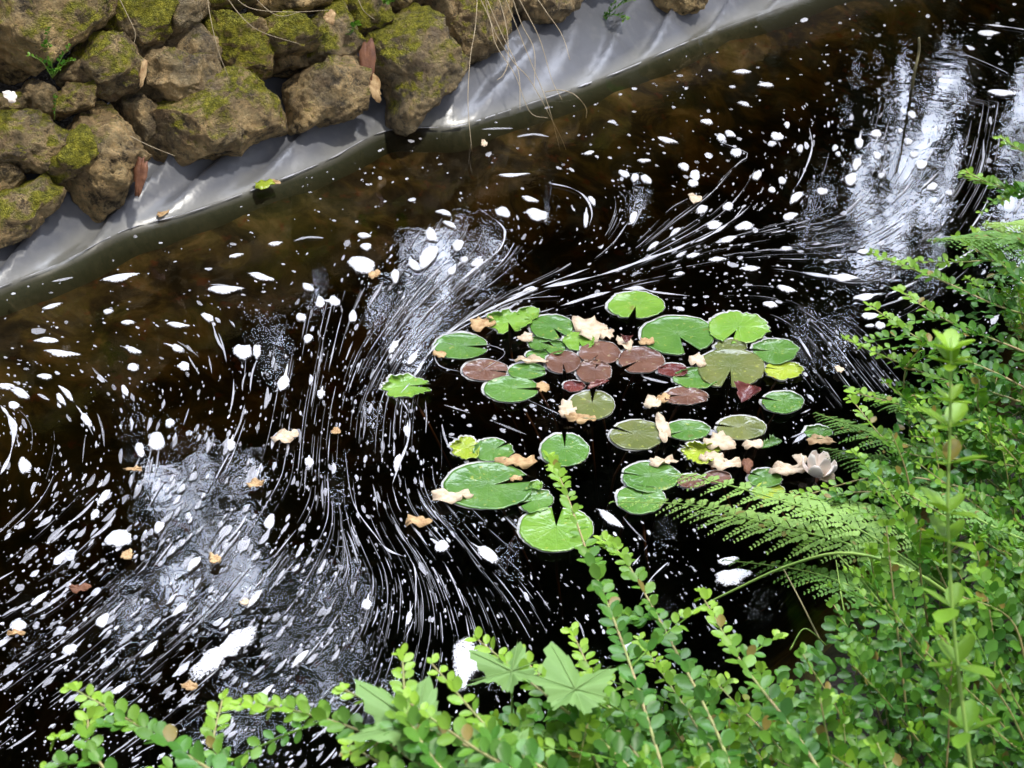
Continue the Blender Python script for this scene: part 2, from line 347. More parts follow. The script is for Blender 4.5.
# ------------------------------------------------------------------ stones of the far bank
b0 = at(60, 262); b1 = at(620, 70); along = (b1-b0).normalized(); into = Vector((-along.y, along.x, 0))
wall_n = (-into*math.sin(math.radians(62))+Vector((0, 0, math.cos(math.radians(62))))).normalized()   # faces the water and up
wall_o = b0+into*.13+Vector((0, 0, .05))
wall_up = along.cross(wall_n).normalized();  wall_up = wall_up if wall_up.z > 0 else -wall_up
def on_wall(px, py, back=0.0):
    r = ray(px, py); C = Vector((0, 0, CAM_H)); t = (wall_o-wall_n*back-C).dot(wall_n)/r.dot(wall_n); return C+r*t
def make_rock(poly, mat, thick=.11, back=0.0, seed=0, sq=.55, rough=.012, facets=5):
    r_ = random.Random(seed+11)
    P = [on_wall(x, y, back) for x, y in poly]; c = sum(P, Vector())/len(P)
    loc = [((p-c).dot(along), (p-c).dot(wall_up)) for p in P]
    ang = [math.atan2(b, a) for a, b in loc]
    def R(th):
        best = 0; d = (math.cos(th), math.sin(th)); n_ = len(loc)
        for i in range(n_):
            a, b = loc[i], loc[(i+1) % n_]; e = (b[0]-a[0], b[1]-a[1]); den = d[0]*e[1]-d[1]*e[0]
            if abs(den) < 1e-9: continue
            t = (a[0]*e[1]-a[1]*e[0])/den; u = (a[0]*d[1]-a[1]*d[0])/den
            if t > 0 and -.001 <= u <= 1.001: best = max(best, t)
        return best
    tab = [R(2*math.pi*i/180) for i in range(180)]
    size = sum(tab)/180; med = size
    tab = [x if x > 0 else med for x in tab]
    tab = [(tab[i-1]+2*tab[i]+tab[(i+1) % 180])/4 for i in range(180)]
    bm = bmesh.new(); bmesh.ops.create_icosphere(bm, subdivisions=6 if size > .08 else 5, radius=1)
    tab = [x*1.15 for x in tab]; th_ = thick*(.6+size*3.2)
    planes = []
    for _ in range(facets):
        q = Vector((r_.uniform(-1, 1), r_.uniform(-1, 1), r_.uniform(.1, 1))).normalized(); planes.append((q, r_.uniform(.62, .86)))
    so_ = Vector((r_.uniform(0, 50), r_.uniform(0, 50), r_.uniform(0, 50)))
    cuts = []
    for _ in range(9):
        a_, b_, d_ = r_.uniform(-1, 1), r_.uniform(-1, 1), r_.uniform(.15, 1.0)
        pn = (along*a_+wall_up*b_+wall_n*d_).normalized(); loc_ = Vector((pn.dot(along), pn.dot(wall_up), pn.dot(wall_n)))
        sup = size*math.hypot(loc_.x, loc_.y)+th_*abs(loc_.z); cuts.append((pn, sup*r_.uniform(.70, .88)))
    for v in bm.verts:
        q = v.co.copy()
        for pn, pd in planes:
            k_ = q.dot(pn)-pd
            if k_ > 0: q -= pn*k_*.92
        th = math.atan2(q.y, q.x) % (2*math.pi); k_ = th/(2*math.pi)*180; i0 = int(k_) % 180; f = k_-int(k_)
        rr = tab[i0]*(1-f)+tab[(i0+1) % 180]*f
        rad = math.hypot(q.x, q.y); sr = rad**sq if rad > 0 else 0; dz = math.copysign(abs(q.z)**.6, q.z)
        w_ = along*(math.cos(th)*rr*sr)+wall_up*(math.sin(th)*rr*sr)+wall_n*(dz*th_)
        for pn, pd in cuts:
            k_ = w_.dot(pn)-pd
            if k_ > 0: w_ -= pn*k_*.95
        nrm = w_.normalized(); pp = (w_+c)
        dsp = mn.fractal(pp*9+so_, 1, 2.1, 5)*rough*.8+mn.fractal(pp*30+so_, .9, 2.1, 4)*rough*.85-abs(mn.noise(pp*14+so_))*rough*1.1
        v.co = w_+nrm*dsp
    me = bpy.data.meshes.new('stone'); bm.to_mesh(me); bm.free(); me.polygons.foreach_set('use_smooth', [True]*len(me.polygons))
    me.materials.append(MAT[mat]); o = bpy.data.objects.new('stone', me); COL.objects.link(o); o.location = c; return o
ROCKS = [
 ([(-30,-30),(60,-30),(106,-8),(110,14),(88,32),(60,52),(30,74),(-30,100)], 'stone_some', .0, 'very large brown stone filling the top left corner of the wall'),
 ([(106,-22),(162,-22),(168,24),(152,50),(136,52),(108,26)], 'stone_moss', .0, 'bright moss covered stone at the top between the corner stone and a bare tan one'),
 ([(165,-22),(206,-22),(208,12),(186,30),(166,38),(160,15)], 'stone', .0, 'bare tan stone at the top edge, right of the bright mossy one'),
 ([(58,62),(98,34),(130,42),(146,65),(140,86),(112,94),(90,92),(66,82)], 'stone_some', -.02, 'angular stone with moss on its right half, above the small green weed'),
 ([(140,62),(152,54),(176,52),(208,60),(222,76),(200,98),(178,108),(160,98),(142,86)], 'stone', -.02, 'grey pitted stone beside a dry leaf, left of the long mossy block'),
 ([(162,44),(190,24),(206,34),(222,62),(218,80),(195,72),(170,60)], 'stone', .03, 'rounded tan stone resting on the grey pitted stone'),
 ([(206,12),(250,8),(262,30),(274,72),(250,78),(226,76),(212,46)], 'stone_moss', .0, 'upright block wholly covered with olive moss, left of the root tangle'),
 ([(256,20),(300,14),(318,38),(314,50),(275,52),(258,42)], 'stone_moss', -.03, 'mossy stone jutting out over a deep dark gap'),
 ([(256,48),(312,50),(318,62),(292,74),(262,70)], 'stone', .08, 'shadowed stone set back under the jutting mossy one'),
 ([(312,16),(336,8),(352,30),(356,52),(330,62),(312,58)], 'stone_some', .0, 'mossy brown stone right of the deep dark gap'),
 ([(330,6),(360,-14),(386,-10),(390,18),(372,36),(350,36)], 'stone_moss', .03, 'mossy stone with two bright green leaves hanging before it'),
 ([(290,74),(345,56),(372,80),(378,100),(345,118),(318,122),(300,130),(296,95)], 'stone', -.03, 'flat faced grey brown block just above the liner, left of the dark cleft'),
 ([(152,118),(195,84),(235,74),(275,70),(294,98),(297,127),(260,142),(225,152),(182,168),(160,158),(148,138)], 'stone_some', -.03, 'long broad stone with yellow moss along its top, above the liner'),
 ([(376,46),(396,18),(420,3),(436,15),(446,45),(464,68),(461,84),(430,97),(408,125),(399,119),(396,85),(378,66)], 'stone_some', -.06, 'tall angular stone with mossy shoulder whose foot reaches the water'),
 ([(430,-12),(446,0),(458,30),(454,58),(442,38)], 'stone', .02, 'narrow stone wedged between the tall angular stone and the next block'),
 ([(448,-22),(502,-22),(508,20),(492,50),(478,62),(460,56),(450,25)], 'stone_some', .0, 'grey stone with hanging dry grass, right of the wedged narrow one'),
 ([(522,-22),(578,-22),(574,10),(556,27),(535,23)], 'stone', .0, 'small tan stone at the top edge, sitting on the liner beside dry grass'),
 ([(655,-26),(712,-26),(694,16),(672,10)], 'stone', .0, 'farthest small stone on the liner at the top, by the crossing fold'),
 ([(16,98),(34,80),(52,88),(57,105),(46,118),(25,110)], 'stone', .02, 'small brown stone left of the tiny weed'),
 ([(50,102),(70,86),(90,86),(98,98),(90,110),(66,117),(52,114)], 'stone_some', -.02, 'small oval stone with a moss cap directly under the tiny weed'),
 ([(-26,120),(25,113),(46,119),(64,136),(63,151),(38,171),(18,166),(-26,158)], 'stone_some', -.02, 'rounded stone with a dab of moss at the left edge of the photo'),
 ([(84,116),(108,100),(121,120),(141,160),(120,205),(101,219),(84,196),(66,181),(74,142)], 'stone', -.05, 'tall bare slab leaning down to the liner beside a russet leaf'),
 ([(62,138),(84,124),(101,135),(96,152),(72,178),(52,184),(43,172)], 'stone_moss', -.075, 'green moss cushion stone leaning on the tall bare slab'),
 ([(-20,160),(14,164),(23,180),(10,193),(-20,200)], 'stone', .02, 'small stone at the left edge between two rounded ones'),
 ([(-26,206),(20,187),(40,179),(59,192),(58,206),(40,223),(15,240),(-26,246)], 'stone_some', -.05, 'lowest stone at the left edge, just above the liner'),
 ([(116,97),(136,95),(152,110),(156,142),(143,152),(130,126)], 'stone', .03, 'dark narrow stone behind the tall bare slab'),
 ([(-16,98),(14,96),(20,110),(-16,120)], 'stone_some', .02, 'small stone by a white petal at the left edge'),
 ([(204,-24),(256,-24),(256,4),(232,12),(210,10)], 'stone_moss', .03, 'mossy stone at the top edge under dry roots'),
 ([(256,-24),(300,-24),(332,-14),(326,8),(290,16),(256,14)], 'stone', .04, 'brown stone behind the dry roots at the top edge'),
 ([(384,-24),(428,-24),(420,0),(398,14),(388,4)], 'stone_some', .04, 'stone at the top edge above the tall angular one'),
 ([(500,-30),(526,-30),(530,0),(512,12)], 'stone', .04, 'dark stone at the top edge behind the hanging dry grass'),
]
for i, (poly, mat, back, lab) in enumerate(ROCKS):
    o = make_rock(poly, mat, .105, back, seed=i*7, sq=.50+.12*rnd.random(), rough=.013, facets=5)
    tag(o, lab, 'stone', 'stacked stones along the far bank')
# the wall goes on past the frame
for i, (x, y, a, b, back) in enumerate([(-80,150,60,42,0),(-85,230,58,34,0),(-70,285,46,30,-.03),(-95,60,70,50,0),(-170,200,50,45,0),(-180,280,60,40,0),(-190,110,60,50,0),(-160,350,50,28,-.03),
                         (40,-75,60,44,.02),(140,-70,52,46,.02),(235,-66,46,40,.02),(330,-64,50,40,.02),(420,-62,44,36,.02),(510,-66,44,34,.02),(600,-50,44,26,0),(750,-44,36,18,0),(-60,-70,60,44,.02)]):
    poly = [(x+a*(.85+.3*rnd.random())*math.cos(t*math.pi/4), y+b*(.85+.3*rnd.random())*math.sin(t*math.pi/4)) for t in range(8)]
    o = make_rock(poly, rnd.choice(['stone', 'stone_some', 'stone_moss']), .10, back, seed=300+i, facets=8)
    tag(o, 'mossy brown stone where the wall goes on past the edge of the photo', 'stone', 'stones of the wall beyond the photo')

# ------------------------------------------------------------------ foam: the current drawn as a direction field over the water
FLOW = [(30,290,12),(100,260,12),(200,230,12),(300,200,8),(400,170,5),(500,140,3),(600,110,3),(700,80,3),(800,50,0),(900,20,-5),(1000,30,-8),(960,60,-12),
(100,280,8),(225,291,0),(260,278,-15),(50,307,15),(50,350,-3),(178,326,-10),(133,351,-15),(177,349,-25),(208,335,-60),(218,360,-85),(45,377,-8),(20,395,-25),(67,395,-45),(86,420,-55),(125,391,-60),(10,430,-65),(8,465,60),
(25,467,80),(60,450,75),(100,440,80),(140,451,80),(170,430,70),(200,400,70),(240,440,70),(235,385,80),(300,340,80),(320,300,75),(284,383,80),(320,394,78),(300,440,85),
(10,540,40),(40,530,42),(80,500,45),(150,520,55),(200,500,52),(250,500,60),(200,570,50),(260,560,50),(310,540,60),(320,590,60),(100,600,42),(30,640,35),(20,600,30),(100,650,40),(60,690,38),(150,680,40),(220,657,40),(280,640,45),(340,640,55),(300,700,45),(200,740,38),(80,740,35),(370,605,75),(380,660,70),(370,720,50),
(350,450,85),(352,490,95),(365,530,-65),(385,560,-60),(412,590,-85),(412,630,85),(405,660,75),(400,430,88),(398,465,80),(380,380,65),(400,345,52),(440,310,40),(480,290,32),(540,290,15),(600,270,22),(650,248,30),(700,235,38),(740,205,50),(760,180,65),
(395,480,-80),(410,510,-55),(430,535,-40),(460,580,-62),(475,620,-75),(440,560,-60),(500,560,-40),(520,600,-55),(550,640,-65),(600,600,-60),(600,520,-40),(650,560,-50),(560,560,-45),
(425,255,60),(400,300,55),(440,270,45),(500,240,80),(495,222,-45),(478,265,42),(555,185,-5),(585,198,-50),(591,215,-90),(575,250,45),(540,260,30),(600,240,50),(633,218,70),(645,180,-30),(620,170,-20),(590,160,0),(720,140,-25),(744,104,-15),(707,122,-12),(667,141,-12),(775,137,-25),(790,160,85),(812,148,88),(800,180,68),(850,170,60),(880,150,80),(920,160,60),(930,190,45),(960,200,60),(980,160,80),(1000,220,60),(900,220,35),(870,240,25),(820,240,10),(780,230,10),(750,250,5),(720,260,5),(690,275,2),(640,290,5),(600,295,15),(750,280,-3),(790,285,-15),(820,300,-35),(840,330,-50),(800,350,-50),(830,370,-55),(844,279,-5),(865,297,12),(900,280,35),(920,260,40),(870,360,-50),(800,420,-60),(840,440,-40),
(480,410,-15),(540,430,-25),(600,440,-20),(660,410,-10),(700,520,-50),(760,560,-45)]
F = np.array(FLOW, float); FP = F[:, :2]; F2 = np.stack([np.cos(2*np.radians(F[:, 2])), np.sin(2*np.radians(F[:, 2]))], 1)
def flow(P):
    d2 = ((P[:, None, :]-FP[None])**2).sum(-1); w_ = np.exp(-d2/(2*22**2))+1e-4*np.exp(-d2/(2*70**2))+1e-9/(1+d2)
    v = w_@F2; a = .5*np.arctan2(v[:, 1], v[:, 0]); return a        # radians, y up
# density of the flecks, (x, y, amount, reach)
DEN = [(150,560,1,90),(60,660,1,80),(250,640,1,90),(330,560,.8,70),(200,480,1,70),(120,460,.8,50),(340,420,.9,50),(270,400,.8,50),(350,340,.7,40),(150,720,.9,80),(330,700,.8,60),
(440,240,.7,40),(480,300,.7,60),(60,400,.5,50),(20,440,.7,40),(120,320,.3,70),(200,340,.4,50),(430,480,.5,60),(450,600,.5,70),(540,600,.55,60),(640,570,.6,60),(600,480,.6,70),(540,420,.8,60),(480,400,.6,50),(440,430,.5,40),
(620,400,.5,60),(600,230,.5,50),(560,210,.4,40),(700,200,.6,50),(680,150,.5,40),(740,150,.5,40),(620,170,.5,40),(780,230,.7,60),(720,270,.8,60),(820,290,.8,50),(830,350,.9,50),(820,200,.5,50),(880,130,.6,60),(900,200,.6,60),(960,120,.6,60),(940,60,.4,50),(860,70,.35,60),(780,90,.25,50),(980,260,.5,60),
(500,170,.15,60),(400,190,.2,60),(300,230,.2,60),(200,250,.15,60),(80,270,.1,60),(640,110,.15,50),(800,40,.2,60),(980,20,.3,50),(280,290,.5,40),(860,420,.3,40)]
DN = np.array(DEN, float)
def dens(P):
    d2 = ((P[:, None, :]-DN[None, :, :2])**2).sum(-1); w_ = np.exp(-d2/(2*(DN[:, 3]*.7)**2)); return np.clip((w_@DN[:, 2])/(w_.sum(1)+.02), 0, 1.1)
SH = np.array(SHORE, float)
def in_water(P, off=9): return P[:, 1] > np.interp(P[:, 0], SH[:, 0], SH[:, 1])+off
def fleck_mesh(C, ang, L, W, z, hgt, n=8, jag=.25, pointed=None):
    """many flat domed drops given in photo pixels, laid on the water plane"""
    m = len(C); t = np.linspace(0, 2*np.pi, n, endpoint=False)[None]+rng.uniform(0, .5, (m, 1))
    rr = 1+jag*rng.normal(size=(m, n))*.5
    ex = (L/2)[:, None]*np.cos(t)*rr; wy = (W/2)[:, None]*np.sin(t)*rr
    if pointed is not None: wy = wy*np.clip(1-pointed[:, None]*np.abs(np.cos(t))**1.5, .15, 1)
    bend = rng.normal(size=(m, 1))*.05*(L)[:, None]*(np.cos(t)**2); wy = wy+bend
    ca, sa = np.cos(ang)[:, None], np.sin(ang)[:, None]
    px = C[:, 0:1]+ex*ca-wy*sa; py = C[:, 1:2]-(ex*sa+wy*ca)
    zz_ = np.repeat(z, n) if np.ndim(z) else z
    R = at_np(np.stack([px.ravel(), py.ravel()], 1), zz_).reshape(m, n, 3)
    ctr = R.mean(1); inner = ctr[:, None]+(R-ctr[:, None])*.55
    inner[..., 2] += (hgt[:, None] if np.ndim(hgt) else hgt)*.8; ctr[:, 2] += hgt
    V = np.concatenate([R, inner, ctr[:, None]], 1); k_ = 2*n+1; base = (np.arange(m)*k_)[:, None]
    i = np.arange(n); j = (i+1) % n
    T = np.concatenate([np.stack([j, i, n+i], 1), np.stack([j, n+i, n+j], 1), np.stack([n+j, n+i, np.full(n, 2*n)], 1)])
    T = (base[:, :, None]+T[None]).reshape(-1, 3); return V.reshape(-1, 3), T, k_
def jitter(ang, s): return ang+rng.normal(size=ang.shape)*s
allV, allT, allA, off = [], [], [], 0
def push(V, T, k_, tint):
    global off
    allV.append(V); allT.append(T+off); allA.append(np.repeat(tint, k_)); off += len(V)
def sample(n, lo=(-260, -60), hi=(1250, 860), fn=dens, power=1.0):
    P = rng.uniform(lo, hi, (n, 2)); P = P[in_water(P)]; return P[rng.random(len(P)) < fn(P)**power]
# cluster modulation so flecks form drifts along the stream
def streaky(P):
    a = flow(P); u = P[:, 0]*-np.sin(a)-P[:, 1]*np.cos(a)
    return np.array([.5+.9*mn.noise(Vector((x*.028, y*.028, 3))) for x, y in P])
P = sample(40000); st = streaky(P); P = P[rng.random(len(P)) < np.clip(st*1.15, .12, 1)]
a = jitter(flow(P), .18); W = rng.lognormal(.24, .48, len(P)); L = W*rng.uniform(1.0, 2.6, len(P))
push(*fleck_mesh(P, a, L, W, .0015, .0012, 6, .2), rng.random(len(P))**.9)
# larger drawn-out flecks (thick in the lower left)
def big_d(P):
    g_ = np.exp(-((P[:, 0]-150)**2/(2*170**2)+(P[:, 1]-600)**2/(2*120**2))); return np.clip(g_*1.1+.10*dens(P)+.35*np.exp(-((P[:, 0]-230)**2+(P[:, 1]-420)**2)/(2*90**2)), 0, 1)
P = sample(5200, fn=big_d); P = P[rng.random(len(P)) < np.clip(.75*dens(P)+.1, 0, 1)]
a = jitter(flow(P), .07); sc = np.clip(.55+.75*big_d(P), .5, 1.3)
W = rng.lognormal(1.12, .33, len(P))*sc; L = W*rng.uniform(1.3, 4.0, len(P))
push(*fleck_mesh(P, a, L, W, .0035, .002, 12, .22, rng.uniform(.2, .75, len(P))), .2+.7*rng.random(len(P)))
P = sample(1300, fn=big_d); a = jitter(flow(P), .05); W = rng.uniform(1.2, 2.6, len(P)); L = rng.uniform(10, 42, len(P))
push(*fleck_mesh(P, a, L, W, .003, .0012, 12, .15, rng.uniform(.2, .6, len(P))), .3+.7*rng.random(len(P)))
# threads: thin broken lines that follow the current
def thread(x, y, length, w_, z=.0028, brk=.35, tint=.3, fixed=None):
    pts = [(x, y)]; a = None
    if fixed is None:
        px, py = x, y; prev = None
        for _ in range(int(length/5)):
            a = float(flow(np.array([[px, py]]))[0]); d = (math.cos(a), -math.sin(a))
            if prev and d[0]*prev[0]+d[1]*prev[1] < 0: d = (-d[0], -d[1])
            px += d[0]*5; py += d[1]*5; prev = d; pts.append((px, py))
    else: pts = fixed
    P = np.array(pts); seg = []; out = []
    N = len(P)
    dd = np.gradient(P, axis=0); dd /= np.linalg.norm(dd, axis=1)[:, None]+1e-9; nn = np.stack([-dd[:, 1], dd[:, 0]], 1)
    ph = rng.uniform(0, 100)
    wd = np.array([max(0, w_*(.55+1.3*mn.noise(Vector((i*.22+ph, 0, 0)))))*min(1, 4*i/N, 4*(N-1-i)/N)**.5 for i in range(N)])
    gap = np.array([mn.noise(Vector((i*.35+ph*2, 5, 0))) for i in range(N)]); ok = gap > -1+2*brk*.62
    if fixed is None: ok = ok & (dens(P) > .48)
    Lf = at_np(P+nn*wd[:, None]/2, z); Rt = at_np(P-nn*wd[:, None]/2, z); Md = at_np(P, z+.0012)
    V = np.stack([Lf, Md, Rt], 1).reshape(-1, 3); T = []
    for i in range(N-1):
        if ok[i] and wd[i]+wd[i+1] > .25:
            b = i*3; T += [(b, b+3, b+4), (b, b+4, b+1), (b+1, b+4, b+5), (b+1, b+5, b+2)]
    if T:
        T = np.array(T); push(V, T[:, ::-1] if True else T, 1, np.full(len(V), tint))
STARTS = []
for _ in range(560):
    x, y = rnd.choice([(rnd.gauss(400, 55), rnd.gauss(330, 45)), (rnd.gauss(380, 40), rnd.gauss(500, 90)), (rnd.gauss(640, 70), rnd.gauss(260, 12)), (rnd.gauss(440, 45), rnd.gauss(590, 50)), (rnd.gauss(390, 35), rnd.gauss(440, 70)), (rnd.gauss(430, 50), rnd.gauss(300, 35)), (rnd.gauss(330, 60), rnd.gauss(420, 60)),
                       (rnd.gauss(820, 70), rnd.gauss(250, 30)), (rnd.gauss(900, 60), rnd.gauss(200, 35)), (rnd.gauss(830, 30), rnd.gauss(340, 35)), (rnd.gauss(120, 110), rnd.gauss(630, 70)), (rnd.gauss(300, 60), rnd.gauss(640, 60)), (rnd.gauss(50, 50), rnd.gauss(680, 50))])
    if in_water(np.array([[x, y]]), 14)[0]: thread(x, y, rnd.uniform(30, 150), rnd.choice([.4, .5, .55, .7, .9, 1.3]), .0025, rnd.uniform(.3, .75), rnd.uniform(.2, .9))
def curve2(pts, step=4):
    p3 = spline([Vector((x, y, 0)) for x, y in pts], max(8, int(sum(math.dist(pts[i], pts[i+1]) for i in range(len(pts)-1))/step))); return [(p.x, p.y) for p in p3]
for pts, w_ in [([(478,208),(498,222),(505,233),(498,251),(472,271),(440,300),(410,330)],2.6),([(548,183),(571,188),(586,198),(592,213),(589,226)],2.6),([(690,296),(655,292),(636,288),(600,294),(570,303),(538,313)],3.4),
    ([(745,205),(730,222),(700,240),(655,256),(600,275),(535,290),(490,309),(455,328),(430,352),(412,380),(396,398)],3.2),([(400,398),(409,415),(408,440),(400,462),(392,485)],3),([(392,485),(400,510),(418,527)],1.5),
    ([(440,555),(452,578),(463,606),(470,640)],1.8),([(345,450),(350,490),(358,512),(375,535),(388,550),(412,562),(416,590),(413,620),(404,640)],1.8),([(934,50),(962,54),(984,62),(1010,74)],.9),([(968,23),(1000,26),(1040,32)],1.3),
    ([(809,127),(812,148),(804,172),(796,187)],2),([(1000,232),(960,258),(915,282),(885,296)],2.4),([(942,168),(925,185),(905,202)],1.8),([(990,195),(980,215),(968,232)],2.2),([(800,272),(825,276),(840,279)],3),([(797,335),(808,352),(816,368)],4.5),
    ([(806,394),(813,400),(812,408),(800,414)],5.5),([(792,444),(800,438),(810,432)],4),([(790,438),(800,434),(808,428)],2.6),([(0,405),(8,415),(14,430),(10,455),(0,475)],7),([(0,385),(15,388),(30,397)],4),([(505,400),(505,402)],1),([(560,296),(520,300),(480,318),(440,340)],1.4),
    ([(590,268),(540,286),(500,300)],1.6),([(480,372),(505,352),(470,340),(470,338)],1),([(648,545),(640,556),(632,566)],3),([(668,562),(650,580),(640,600)],2),([(455,345),(440,342),(434,352),(440,366),(462,372)],1.5),([(505,508),(520,520),(525,530)],2)]:
    thread(0, 0, 0, w_, .0045, .05, .12, fixed=curve2(pts))
thread(0, 0, 0, 1.3, .001, .6, .1, fixed=curve2([(x, y+1.0) for x, y in SHORE[1:-2]]))
V = np.concatenate(allV); T = np.concatenate(allT); A = np.concatenate(allA)
o = fast_mesh('foam_flecks', V, T, MAT['fleck'], attr={'tint': A}); tag(o, 'countless thin white foam flecks and threads drawn out by the swirling current on the dark water', 'foam', kind='stuff')
# the larger rafts of foam, each its own
def raft(px, py, L, W, ang, seed, tail=0.0, lab=None, mat='foam', z=.0046):
    r_ = random.Random(seed); n = 28; a = math.radians(ang); out = []
    o1, o2 = r_.uniform(0, 9), r_.uniform(0, 9); asp = L/max(W, .1)
    for i in range(n):
        t = 2*math.pi*i/n; r = 1+.10*math.sin(2*t+o1)+.07*math.sin(3*t+o2)+.04*math.sin(5*t+o1*2)+.03*r_.gauss(0, 1)
        c, s_ = math.cos(t), math.sin(t); pt = min(.7, max(0, (asp-1.3)*.22)); ex = L/2*c*r
        ey = W/2*s_*r*(1-pt*abs(c)**2)
        if tail and c*math.copysign(1, tail) > .55: ex *= 1+abs(tail)*(abs(c)-.55)*2.2; ey *= .35
        ey += .04*L*c*c*math.sin(o2)
        out.append((px+ex*math.cos(a)-ey*math.sin(a), py-(ex*math.sin(a)+ey*math.cos(a))))
    P = at_np(np.array(out), z-.004); C = P.mean(0); rings = []; size = math.sqrt(L*W)
    hh = .0015+.00025*size
    V = []
    for k_, (f, h_) in enumerate([(1, 0), (.96, .5), (.82, .8), (.55, 1), (.28, 1.05)]):
        for i in range(n):
            q = C+(P[i]-C)*f; q[2] += h_*hh*(1+.2*mn.noise(Vector(q)*60)); V.append(q-C)
    V.append(np.array([0, 0, hh])); T = []
    for k_ in range(4):
        for i in range(n):
            j = (i+1) % n; b = k_*n; T += [(b+j, b+i, b+n+i), (b+j, b+n+i, b+n+j)]
    b = 4*n
    for i in range(n): T.append((b+(i+1) % n, b+i, 5*n))
    o = fast_mesh('foam_raft', np.array(V), np.array(T), MAT[mat], attr={'tint': np.full(len(V), .0 if size > 8 else .5*r_.random()), 'edge': np.repeat([1, .75, .2, 0, 0, 0], [n]*5+[1])*min(1, size/14)}); o.location = C
    return o
